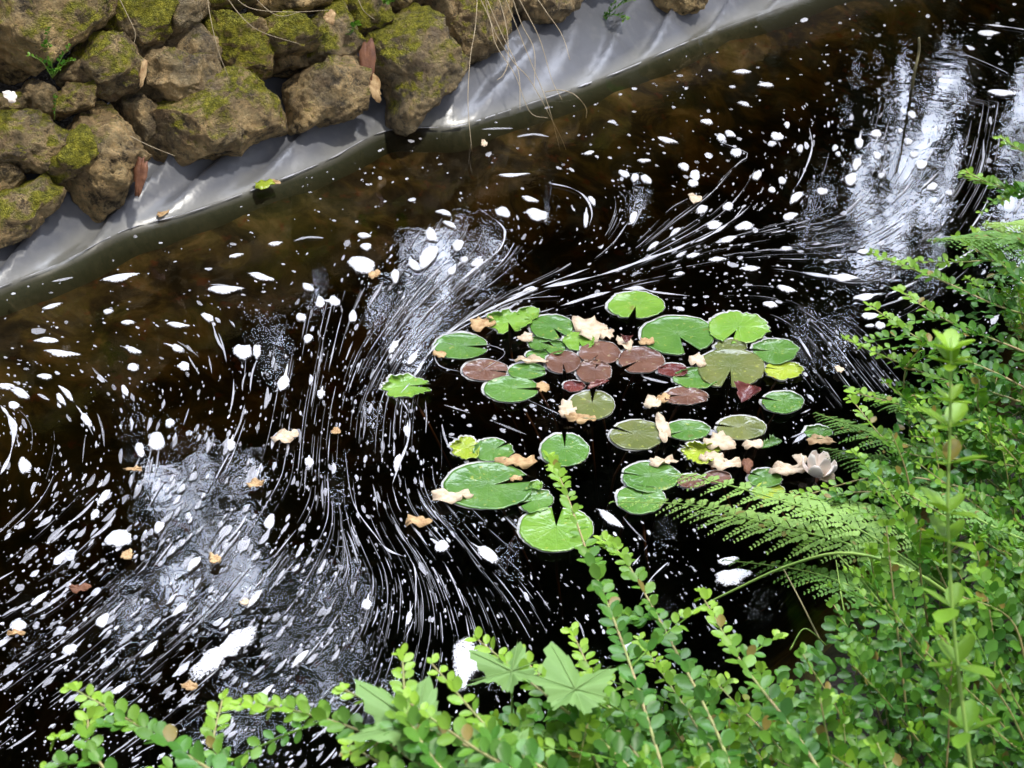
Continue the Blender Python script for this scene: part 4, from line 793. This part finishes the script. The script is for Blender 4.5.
# ------------------------------------------------------------------ leaves and branches
LV = np.array([(0, 0, 0), (.28, .34, .05), (.28, -.34, .05), (.62, .42, .07), (.62, -.42, .07), (.9, .22, .03), (.9, -.22, .03), (1, 0, 0), (.3, 0, -.03), (.62, 0, -.03)], float)
LT = np.array([(0, 8, 1), (0, 2, 8), (8, 9, 3), (8, 3, 1), (8, 2, 4), (8, 4, 9), (9, 7, 5), (9, 5, 3), (9, 4, 6), (9, 6, 7)])
def put_leaf(acc, p, d, up, size, tint, width=1.0):
    d = d.normalized(); up = (up-d*up.dot(d)); up = up.normalized() if up.length > 1e-4 else d.orthogonal().normalized(); s_ = up.cross(d)
    Mx = np.array([tuple(d), tuple(s_*width*.80), tuple(up)]); acc.add(LV*size@Mx+np.array(tuple(p)), LT, tint)
def branch(root, pts, leaf=.018, spacing=.010, r0=.0022, young=.35, seed=0, mat='shrub', n=None, width=1.0, stem='stem', tip_scale=.72, side_shoots=0):
    r_ = random.Random(seed); L = sum((Vector(pts[i+1])-Vector(pts[i])).length for i in range(len(pts)-1))
    N = max(8, int(L/spacing)); P = spline(pts, N); sv, stt = tube(P, r0, r0*.4, 5)
    st = fast_mesh('branch', np.array([tuple(v) for v in sv]), np.array(stt), MAT[stem], root)
    acc = Acc(); tw = r_.uniform(0, 3)
    def leafy(P, lf, y0):
        N = len(P)
        for i in range(1, N):
            u = i/(N-1); d = (P[i]-P[i-1]).normalized(); side = d.cross(Vector((0, 0, 1)))
            side = side.normalized() if side.length > .15 else Vector((1, 0, 0)); up = side.cross(d)
            sc = lf*(1-(1-tip_scale)*max(0, (u-.6)/.4)**1.3)*(.8+.4*r_.random())
            for sg in (-1, 1):
                if r_.random() < .08: continue
                roll = r_.gauss(0, .5)+(i % 2)*.5*sg
                sdir = side*math.cos(roll)+up*math.sin(roll)
                dd = sdir*sg*(.9)+d*(.55+.3*r_.random())+up*(.12+.2*r_.gauss(0, 1)); uu_ = up+Vector((r_.gauss(0, .28), r_.gauss(0, .28), .35))
                t_ = max(0, min(1, young*(max(0, u-.45)/.55)**1.2*1.4+r_.gauss(.02, .05)+y0)); put_leaf(acc, P[i]+sdir*sg*r0*.5, dd, uu_, sc, t_, width)
        d = (P[-1]-P[-2]).normalized()
        for q in range(3): put_leaf(acc, P[-1], d+Vector((r_.gauss(0, .4), r_.gauss(0, .4), r_.gauss(0, .3))), Vector((0, 0, 1)), lf*tip_scale*.8, min(1, young*1.3), width*.8)
    leafy(P, leaf, 0)
    for q in range(side_shoots):
        k_ = r_.randrange(int(N*.15), int(N*.75)); d = (P[k_]-P[k_-1]).normalized(); sd_ = d.cross(Vector((0, 0, 1))); sd_ = sd_.normalized() if sd_.length > .1 else Vector((1, 0, 0))
        l_ = r_.uniform(.05, .12); dd = (d*.7+sd_*r_.choice((-1, 1))*.7+Vector((0, 0, r_.uniform(-.1, .4)))).normalized()
        Q = [P[k_]+dd*(l_*j/8)+Vector((0, 0, -.02*(j/8)**2)) for j in range(9)]; leafy(Q, leaf*.85, .05)
        sv, stt = tube(Q, r0*.6, r0*.3, 4); acc.add(sv, stt, .3)
    lv = acc.build('leaves', MAT[mat], st); return st
def W(px, py, z): return at(px, py, z)
sh_right = empty('shrub', (1.30, 2.15, .12)); tag(sh_right, 'dense small leaved green shrub overhanging the water along the right edge', 'shrub', 'shrubs on the near bank')
sh_mid = empty('shrub', (.45, 1.15, .13)); tag(sh_mid, 'spreading small leaved shrub filling the bottom right corner', 'shrub', 'shrubs on the near bank')
sh_left = empty('shrub', (-.05, .85, .14)); tag(sh_left, 'low arching small leaved shrub at the bottom centre with sprays reaching left', 'shrub', 'shrubs on the near bank')
bs = 100
def hero(root, pix, **kw):
    global bs; bs += 1; branch(root, [W(*p) for p in pix], seed=bs, **kw)
# sprays whose tips are seen against the water, on the right
for pix in [[(1120,190,.45),(1060,196,.46),(1010,190,.46),(963,176,.45)], [(1110,200,.40),(1050,190,.45),(1000,186,.46),(965,172,.46)], [(1090,150,.45),(1040,158,.46),(1000,138,.46)], [(1100,330,.42),(1010,310,.46),(940,280,.46),(872,254,.44)],
            [(1120,300,.42),(1030,285,.46),(985,255,.46),(955,238,.45)], [(1110,390,.42),(1020,350,.46),(950,322,.46),(898,290,.44)], [(1110,440,.42),(1010,380,.47),(930,345,.46),(870,306,.44)], [(1100,430,.40),(1000,395,.44),(930,375,.44),(846,340,.40)],
            [(1110,470,.42),(1010,430,.44),(940,415,.42),(852,392,.38)], [(1080,480,.42),(990,462,.44),(900,450,.40),(850,398,.38)], [(1110,380,.40),(1040,300,.5),(1000,262,.5),(975,232,.5)],[(1110,300,.5),(1060,262,.52),(1015,240,.52),(990,226,.5)],
            [(1000,500,.42),(930,480,.42),(870,478,.38),(790,500,.34)],[(1000,520,.42),(920,500,.42),(860,492,.4),(800,505,.34)],[(1050,280,.4),(1000,262,.42),(960,262,.4),(905,262,.36)]]:
    hero(sh_right, pix, leaf=.0175, spacing=.0095, young=.55, side_shoots=2)
# sprays at the bottom
for pix in [[(690,860,.62),(660,760,.62),(625,650,.58),(590,560,.55),(565,490,.52),(549,458,.50)],[(760,860,.60),(720,740,.58),(670,640,.55),(625,560,.50),(603,540,.48)],[(860,840,.60),(800,740,.60),(740,660,.55),(700,592,.50)],
            [(780,820,.5),(720,760,.5),(680,700,.48),(640,640,.45)],[(700,830,.6),(640,760,.6),(600,690,.58),(572,632,.55)],[(640,850,.58),(600,770,.6),(560,700,.6),(520,655,.58)],[(660,800,.6),(600,740,.62),(540,690,.62),(478,640,.60)]]:
    hero(sh_mid, pix, leaf=.0175, spacing=.0105, young=.6, side_shoots=2, mat='shrub_lush')
for pix in [[(330,860,.70),(240,790,.70),(170,745,.68),(120,715,.66),(72,688,.65)],[(300,860,.62),(255,790,.62),(215,750,.60),(222,700,.58)],[(560,860,.7),(470,800,.7),(380,740,.68),(300,712,.66),(240,704,.65)],
            [(160,860,.66),(120,790,.68),(90,748,.66),(88,720,.66)],[(600,840,.70),(520,770,.72),(440,735,.72),(345,690,.70)],[(520,860,.7),(450,780,.72),(410,720,.72),(402,655,.70)],[(600,860,.72),(540,790,.74),(470,745,.74),(405,700,.72)],[(620,840,.7),(560,780,.72),(500,740,.72),(432,664,.70)],[(480,860,.7),(430,800,.7),(390,770,.7),(350,745,.68)]]:
    hero(sh_left, pix, leaf=.0175, spacing=.0105, young=.6, side_shoots=1, mat='shrub_lush')
# body of the bushes: many branches rising from the bank and leaning over the water
edge_pts = np.array([(400,800),(470,715),(520,690),(600,690),(660,700),(700,690),(740,680),(790,640),(830,600),(860,540),(840,480),(880,440),(880,380),(920,340),(950,300),(980,262),(1024,240),(1100,200)], float)
def inside(x, y): return y > np.interp(x, edge_pts[:, 0], edge_pts[:, 1]) if x < 830 else (x > np.interp(-y, -edge_pts[8:, 1][::1], edge_pts[8:, 0]) )
def body(root, n, box, zr, leaf, mat, spread, young=.35):
    global bs; c = 0; tries = 0
    while c < n and tries < n*60:
        tries += 1; x = rnd.uniform(box[0], box[2]); y = rnd.uniform(box[1], box[3])
        if not inside(x, y): continue
        z = rnd.uniform(*zr); tip = W(x, y, z); lean = Vector((-rnd.uniform(.1, 1.0)*spread[0], rnd.uniform(0, 1.0)*spread[1], 0)); L = rnd.uniform(.14, .30)
        up = rnd.uniform(.25, 1.0); dirv = (lean+Vector((rnd.gauss(0, .25), rnd.gauss(0, .25), up))).normalized()
        base = tip-dirv*L-Vector((0, 0, rnd.uniform(.02, .12))); mid = base.lerp(tip, .55)+Vector((0, 0, .02))+Vector((rnd.gauss(0, .015), rnd.gauss(0, .015), 0)); bs += 1
        if base.z < .04: base.z = .04
        branch(root, [base, mid, tip], leaf=leaf*rnd.uniform(.85, 1.15), spacing=.0125, young=young*rnd.uniform(.2, 1.3), seed=bs, mat=mat, side_shoots=2, r0=.0018); c += 1
body(sh_right, 84, (860, 210, 1110, 560), (.30, .52), .0165, 'shrub', (.9, .3))
body(sh_mid, 92, (640, 520, 1150, 860), (.36, .66), .0175, 'shrub', (.8, .6), .4)
body(sh_left, 50, (440, 690, 720, 880), (.40, .70), .0195, 'shrub_lush', (.6, .6), .45)
# dark undergrowth low under the shrubs: uncountable leaves
acc = Acc()
for _ in range(5200):
    while True:
        x = rnd.uniform(430, 1150); y = rnd.uniform(240, 860)
        if inside(x-12, y-12): break
    p = W(x, y, rnd.uniform(.16, .42) if y < 600 else rnd.uniform(.2, .5))
    put_leaf(acc, p, Vector((rnd.gauss(0, 1), rnd.gauss(0, 1), rnd.gauss(0, .4))), Vector((rnd.gauss(0, .4), rnd.gauss(0, .4), 1)), rnd.uniform(.013, .021), rnd.random()*.12)
o = acc.build('undergrowth', MAT['shrub']); tag(o, 'deep mass of small green leaves under the shrub sprays', 'undergrowth', kind='stuff')
# upright bright shoot close to the camera
sg = empty('shoot', (.55, 1.12, .2)); tag(sg, 'tall upright yellow green shoot with leaf whorls, close to the camera at right', 'shoot')
ds = [at_dist(975, 800, 1.36), at_dist(955, 640, 1.33), at_dist(948, 520, 1.31), at_dist(950, 430, 1.30), at_dist(951, 338, 1.29)]
P = spline(ds, 30); V, T = tube(P, .0019, .0012, 7); st = fast_mesh('stem', np.array([tuple(v) for v in V]), np.array(T), MAT['stem_green'], sg)
acc = Acc()
for u in (.02, .12, .22, .33, .45, .55, .66, .76, .86, .94, .99):
    k_ = min(len(P)-2, int(u*(len(P)-1))); d = (P[k_+1]-P[k_]).normalized(); th0 = rnd.uniform(0, 6)
    for q in range(4 if u < .9 else 6):
        th = th0+q*math.pi/2*(1 if u < .9 else .66); s1 = Vector((math.cos(th), math.sin(th), 0)); put_leaf(acc, P[k_], s1+d*rnd.uniform(.2, .8), d, rnd.uniform(.026, .038)*(1 if u < .85 else .7), .3+.5*u, .9)
acc.build('leaves', MAT['shrub_lush'], sg)

# ------------------------------------------------------------------ ferns
def frond(root, pix, wid, mat='fern', n=34, droop=.02, seed=0, tint=.3):
    r_ = random.Random(seed); P = spline([W(*p) for p in pix], n+1); V, T = tube(P, .0020, .0007, 5)
    st = fast_mesh('frond', np.array([tuple(v) for v in V]), np.array(T), MAT['stem_green'], root); acc = Acc()
    for i in range(2, n+1):
        u = i/n; d = (P[i]-P[i-1]).normalized(); s_ = d.cross(Vector((0, 0, 1))).normalized(); up = s_.cross(d)
        Lp = wid*(math.sin(math.pi*(.16+.84*u)))**.9*(.9+.1*r_.random())*(1 if u > .1 else .7)+.004
        for sg_ in (-1, 1):
            ax = (s_*sg_*.80+d*.72+up*r_.gauss(.02, .06)).normalized(); m = max(4, int(Lp/.0052))
            for j in range(m):
                v = (j+.5)/m; q = P[i]+ax*(Lp*v)-Vector((0, 0, droop*v*v*Lp/.06)); pl = (Lp*.20*(1-v)**.7+.0035)*r_.uniform(.75, 1.2)
                for s2 in (-1, 1):
                    perp = up.cross(ax)*s2; put_leaf(acc, q, perp*.9+ax*.5, up+Vector((r_.gauss(0, .15), r_.gauss(0, .15), 0)), pl, tint*(.4+.8*u)*r_.uniform(.7, 1.2), .8)
            q0, q1 = P[i], P[i]+ax*Lp-Vector((0, 0, droop*Lp/.06)); a_ = up.cross(ax)*.0005; acc.add([q0-a_, q0+a_, q1], [(0, 1, 2)], tint)
    acc.build('leaflets', MAT[mat], st)
f1 = empty('fern', (.85, 1.9, .10)); tag(f1, 'light green fern whose fronds reach left over the lily pads', 'fern')
frond(f1, [(960,600,0.37),(860,548,0.37),(760,522,0.33),(690,505,0.27),(612,502,0.19)], .058, n=24, seed=1)
frond(f1, [(950,590,0.37),(860,530,0.41),(780,500,0.39),(700,478,0.33),(668,474,0.27)], .050, n=20, seed=2, tint=.2)
frond(f1, [(960,570,0.37),(880,520,0.40),(820,500,0.37),(745,488,0.33)], .045, n=18, seed=3, tint=.1)
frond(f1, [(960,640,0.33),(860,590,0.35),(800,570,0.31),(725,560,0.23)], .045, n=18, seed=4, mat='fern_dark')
f2 = empty('fern', (1.05, 2.25, .08)); tag(f2, 'small dark fern with short fronds pointing left beside the wilted flower', 'fern')
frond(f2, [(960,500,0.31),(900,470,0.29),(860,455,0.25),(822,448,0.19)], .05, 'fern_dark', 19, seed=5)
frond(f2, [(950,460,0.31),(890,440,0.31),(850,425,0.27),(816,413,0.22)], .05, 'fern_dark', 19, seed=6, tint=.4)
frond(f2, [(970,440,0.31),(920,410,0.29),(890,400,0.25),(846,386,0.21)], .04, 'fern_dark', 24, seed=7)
f3 = empty('fern', (1.65, 2.75, .10)); tag(f3, 'yellow green fern frond showing above the shrub at the right edge', 'fern')
frond(f3, [(1130,270,0.49),(1060,250,0.52),(1000,238,0.52),(930,240,0.49)], .06, 'fern_dark', 24, seed=8, tint=.25)
frond(f3, [(1140,240,0.51),(1080,235,0.53),(1030,226,0.53),(985,224,0.51)], .055, 'fern', 22, seed=9, tint=.6)
f4 = empty('fern', (1.15, 1.75, .12)); tag(f4, 'dark fern half hidden inside the right shrub', 'fern')
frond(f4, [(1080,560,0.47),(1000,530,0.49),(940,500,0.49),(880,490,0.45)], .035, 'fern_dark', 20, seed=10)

# ------------------------------------------------------------------ maple seedling: palmate leaves low among the front sprays
def palmate(root, px, py, z, size, rot, tilt, seed):
    r_ = random.Random(seed); lobes = [(-2.2, .52), (-1.05, .88), (0, 1.0), (1.05, .88), (2.2, .52)]; n = 150; out = []
    for i in range(n):
        t = -math.pi+2*math.pi*i/n; r = .40
        for la, ll in lobes:
            d = abs((t-la+math.pi) % (2*math.pi)-math.pi); wdt = .62 if ll > .6 else .5
            r = max(r, ll*(1-.62*min(1, d/wdt)**.75) if d < wdt else 0)
        r *= 1+.085*(((i*1.0) % 5)/5-.5)*2; out.append((r*math.cos(t)*size, r*math.sin(t)*size))
    C = W(px, py, z); V = []; T = []; rings = [.3, .6, .85, 1]
    for f in rings:
        for (a_, b_) in out:
            t = math.atan2(b_, a_); rr = math.hypot(a_, b_)*f; V.append((a_*f, b_*f, -.8*rr*rr+.006*math.cos(5*t/1.05)*f-.0*rr))
    V.append((0, 0, 0)); c0 = len(V)-1
    for k_ in range(3):
        for i in range(n): j = (i+1) % n; b = k_*n; T += [(b+i, b+n+i, b+n+j), (b+i, b+n+j, b+j)]
    for i in range(n): T.append((c0, i, (i+1) % n))
    o = fast_mesh('leaf', np.array(V), np.array(T), MAT['maple'], attr={'tint': np.full(len(V), .3)})
    o.parent = root; o.location = C-root.location; o.rotation_euler = (tilt[0], tilt[1], rot)
    acc = Acc()
    for la, ll in lobes:
        acc.add(*[np.array([tuple(v) for v in tube([(0, 0, .0012), (ll*.45*size*math.cos(la), ll*.45*size*math.sin(la), .0012+.006*.45-.8*(ll*.45*size)**2), (ll*.85*size*math.cos(la), ll*.85*size*math.sin(la), .0062-.8*(ll*.85*size)**2)], .0009, .0003, 4)[0]]), tube([(0, 0, 0), (1, 0, 0), (2, 0, 0)], .1, .1, 4)[1]], .6)
    v = acc.build('vein', MAT['maple'], o); v.matrix_parent_inverse.identity()
    return C
mp = empty('maple_seedling', (.0, 1.05, .14)); tag(mp, 'maple seedling with large pale green lobed leaves at the bottom centre', 'seedling')
ends = [palmate(mp, 415, 725, .71, .080, 2.5, (.15, -.1), 1), palmate(mp, 575, 690, .66, .080, 1.9, (.25, .1), 2), palmate(mp, 512, 672, .62, .062, 2.5, (.1, .15), 3), palmate(mp, 500, 770, .70, .07, 2.2, (.1, 0), 4)]
for e in ends:
    V, T = tube(spline([Vector((.0, 1.02, .14)), Vector((.0, 1.05, .3)).lerp(e, .4), e], 10), .002, .0012, 5); fast_mesh('stalk', np.array([tuple(v) for v in V]), np.array(T), MAT['stem_green'], mp)
# grass blades in the gap of the shrubs
def blade(pix, r, lab, mat='stem_green'): strand([W(*p) for p in pix], r, lab, mat, 'green grass blades in the shrub gap', 'grass blade', 'grass_blade')
blade([(980,620,.40),(920,575,.46),(850,553,.48),(790,565,.42),(730,592,.34),(690,612,.28)], .0028, 'long bent green grass blade arching across the dark gap')
blade([(905,640,.36),(870,590,.42),(838,555,.46)], .0022, 'short green blade crossing the arch of the long one')
blade([(850,640,.40),(842,600,.44),(836,560,.46)], .0012, 'thin upright green blade beneath the arch')
blade([(820,640,.3),(800,600,.34),(782,566,.36)], .0014, 'thin brown stem standing in the dark gap', 'twig')
blade([(790,650,.36),(802,630,.38),(812,632,.38),(826,645,.36)], .0012, 'small bent blade left of the gap')
# ------------------------------------------------------------------ little plants on the wall
def weed(px, py, n, leaf, lab, back=-.10, spread=.03, mat='shrub', ln=.06):
    C = on_wall(px, py, back); root = empty('weed', C); tag(root, lab, 'weed', 'weeds growing on the stone wall')
    for i in range(n):
        t = rnd.uniform(0, 6.28); d = Vector((math.cos(t)*spread*2, math.sin(t)*spread, ln*rnd.uniform(-.1, 1)))-wall_n*-.02
        r_ = rnd.randrange(9999); branch(root, [C-wall_n*.03, C+d*.5+Vector((0, 0, .01)), C+d], leaf=leaf, spacing=.011, r0=.0010, young=.3, seed=r_, width=1.1, stem='stem_green')
weed(56, 76, 5, .011, 'small bright green weed growing from the gap between stones at the left', spread=.03)
weed(46, 50, 2, .010, 'tiny green leafed weed just above the bigger one on the left wall', spread=.01)
weed(58, 118, 1, .009, 'single tiny green sprig hanging under the oval stone', spread=.005)
weed(608, 16, 5, .013, 'green clover like weed growing on the liner at the top', back=.0, spread=.04, mat='shrub_lush')
weed(352, 36, 1, .017, 'two bright green leaves hanging at the top of the cleft', back=-.08, spread=.01, mat='shrub_lush')
weed(395, 2, 2, .02, 'few bright leaves at the top edge above the tall stone', back=-.1, spread=.02, mat='shrub_lush')

# ------------------------------------------------------------------ trees beyond the pond, seen only mirrored in the water
GAPS = [(300,300,60,34,.62),(250,350,30,22,.38),(320,345,26,22,.5),(445,255,45,40,.85),(490,235,18,28,.7),(420,320,55,28,.8),(470,290,40,22,.6),(380,340,30,25,.5),(205,510,55,62,.66),(225,585,60,40,.6),(170,480,40,30,.6),(330,620,48,58,.62),(290,690,40,30,.55),(380,700,25,30,.4),(350,470,25,60,.45),(310,440,25,25,.4),(365,400,30,30,.5),
(870,62,22,22,.8),(905,75,20,18,.8),(985,60,45,42,1),(965,105,55,55,1),(1000,95,60,50,1),(950,150,55,45,1),(870,215,60,44,1),(1010,150,60,60,1),(930,190,50,40,.9),(930,230,70,24,1),(930,258,50,22,1),(1005,205,40,40,1),(880,250,50,20,.8),(1000,170,40,40,.9),(845,108,15,10,.8),(800,115,15,10,.4),(655,200,26,18,.6),(740,225,18,12,.3),(565,408,18,12,.6),(455,500,30,22,.5),(830,335,30,30,.5),(810,360,22,20,.7),(530,310,30,14,.25),(630,280,20,12,.4),(600,330,25,12,.4),
(540,560,40,40,.25),(420,210,30,15,.5),(60,560,30,40,.3),(140,610,50,30,.5),(20,630,30,20,.5),(250,680,40,20,.6),(150,430,20,15,.5),(690,300,14,10,.3),(960,20,20,12,.3),(1080,120,60,80,.9),(1080,260,50,50,.8),(240,740,60,25,.5)]
G = np.array(GAPS, float)
def gap(P):
    e = ((P[:, None, 0]-G[None, :, 0])/G[None, :, 2])**2+((P[:, None, 1]-G[None, :, 1])/G[None, :, 3])**2
    return 1-np.prod(1-G[None, :, 4]*np.exp(-e*.9), axis=1)
trunks = [(-5.2, 10.5), (-1.8, 12.2), (1.4, 11.2), (4.6, 12.6), (8.2, 11.5), (-9.0, 12.0)]
N = 62000
P = rng.uniform((-500, -150), (1500, 800), (N, 2)); gq = np.array([g for g in GAPS], float)
pick = rng.integers(0, len(gq), 9500); P = np.concatenate([P, gq[pick, :2]+rng.normal(size=(9500, 2))*gq[pick, 2:4]*.9]); fine_leaf = np.arange(len(P)) >= N; N = len(P); g_ = gap(P)
nz2 = np.array([mn.fractal(Vector((x*.075, y*.075, 2)), .8, 2, 3) for x, y in P])
nzv = np.array([mn.fractal(Vector((x*.035, y*.035, 7)), 1, 2, 3) for x, y in P])
keep = rng.random(N) > np.clip((g_-.30)*2.0+1.7*nzv*(g_ > .12), 0, .965); keep = np.where(fine_leaf, rng.random(N) > np.clip(.62+2.6*nz2, .05, 1), keep); P = P[keep]; fl_ = np.where(fine_leaf[keep], .55, np.where(g_[keep] > .25, .65, 1.0))
water = at_np(P, 0.0); dirv = water-np.array([0, 0, CAM_H]); dirv[:, 2] *= -1; dirv /= np.linalg.norm(dirv, axis=1)[:, None]
Yt = rng.uniform(9.3, 13.2, len(P)); t = (Yt-water[:, 1])/dirv[:, 1]; Q = water+dirv*t[:, None]
own = np.argmin(np.abs(Q[:, 0:1]-np.array([a for a, b in trunks])[None]), 1)
def leaves_at(Q, size, tint):
    m = len(Q); d = rng.normal(size=(m, 3)); d /= np.linalg.norm(d, axis=1)[:, None]; u = rng.normal(size=(m, 3)); u[:, 2] += .5
    u -= d*(u*d).sum(1)[:, None]; u /= np.linalg.norm(u, axis=1)[:, None]; s_ = np.cross(u, d)
    base = LV-np.array([.5, 0, 0]); V = Q[:, None]+size[:, None, None]*(base[None, :, 0:1]*d[:, None]+base[None, :, 1:2]*s_[:, None]*1.2+base[None, :, 2:3]*u[:, None])
    T = (np.arange(m)*len(LV))[:, None, None]+LT[None]; return V.reshape(-1, 3), T.reshape(-1, 3), np.repeat(tint, len(LV))
TL = ['tall broadleaf tree with a gappy crown beyond the pond, second from the left', 'slim broadleaf tree in the middle beyond the pond', 'broadleaf tree right of the middle beyond the pond', 'open crowned tree at the right beyond the pond', 'rightmost tree beyond the pond', 'leftmost tree beyond the pond']
for k_, (tx, ty) in enumerate(trunks):
    gz = float(ground_h(np.array([tx]), np.array([ty]))[0]); root = empty('tree', (tx, ty, gz)); tag(root, TL[k_], 'tree', 'trees beyond the pond')
    path = [Vector((tx, ty, gz-.2))]+[Vector((tx+rnd.gauss(0, .15), ty+rnd.gauss(0, .12), gz+z_)) for z_ in (2, 4, 6, 8, 10, 12)]
    V, T = tube(spline(path, 24), .26, .07, 10); tr_ = fast_mesh('trunk', np.array([tuple(v) for v in V]), np.array(T), MAT['bark'], root)
    for q in range(12):
        z_ = rnd.uniform(3, 11); b_ = Vector((tx, ty, gz+z_)); e = b_+Vector((rnd.uniform(-2.4, 2.4), rnd.uniform(-1.6, 1.2), rnd.uniform(.3, 1.8)))
        V, T = tube(spline([b_, b_.lerp(e, .5)+Vector((0, 0, .2)), e], 10), .07, .015, 6); fast_mesh('limb', np.array([tuple(v) for v in V]), np.array(T), MAT['bark'], root)
    q = Q[own == k_]; qs = fl_[own == k_]
    if len(q):
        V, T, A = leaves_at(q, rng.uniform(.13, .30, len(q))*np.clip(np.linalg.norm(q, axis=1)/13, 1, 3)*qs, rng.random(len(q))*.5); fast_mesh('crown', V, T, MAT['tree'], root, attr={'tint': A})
# low hedge of undergrowth behind the stones, so that the far bank is closed
acc_n = 16000; hx = rng.uniform(0, 1, acc_n); A0 = np.array([-4.5, 1.6]); A1 = np.array([5.5, 9.6])
hp = A0+(A1-A0)*hx[:, None]; nv = np.array([-(A1-A0)[1], (A1-A0)[0]]); nv = nv/np.linalg.norm(nv)
hp = hp+nv*rng.uniform(1.1, 2.0, acc_n)[:, None]; hz = rng.uniform(.55, 2.1, acc_n)
keep = np.array([mn.fractal(Vector((a*1.7, b*1.7, c*2.2)), 1, 2, 3)+.35-.25*c > 0 for (a, b), c in zip(hp, hz)]); hp = hp[keep]; hz = hz[keep]; acc_n = len(hz)
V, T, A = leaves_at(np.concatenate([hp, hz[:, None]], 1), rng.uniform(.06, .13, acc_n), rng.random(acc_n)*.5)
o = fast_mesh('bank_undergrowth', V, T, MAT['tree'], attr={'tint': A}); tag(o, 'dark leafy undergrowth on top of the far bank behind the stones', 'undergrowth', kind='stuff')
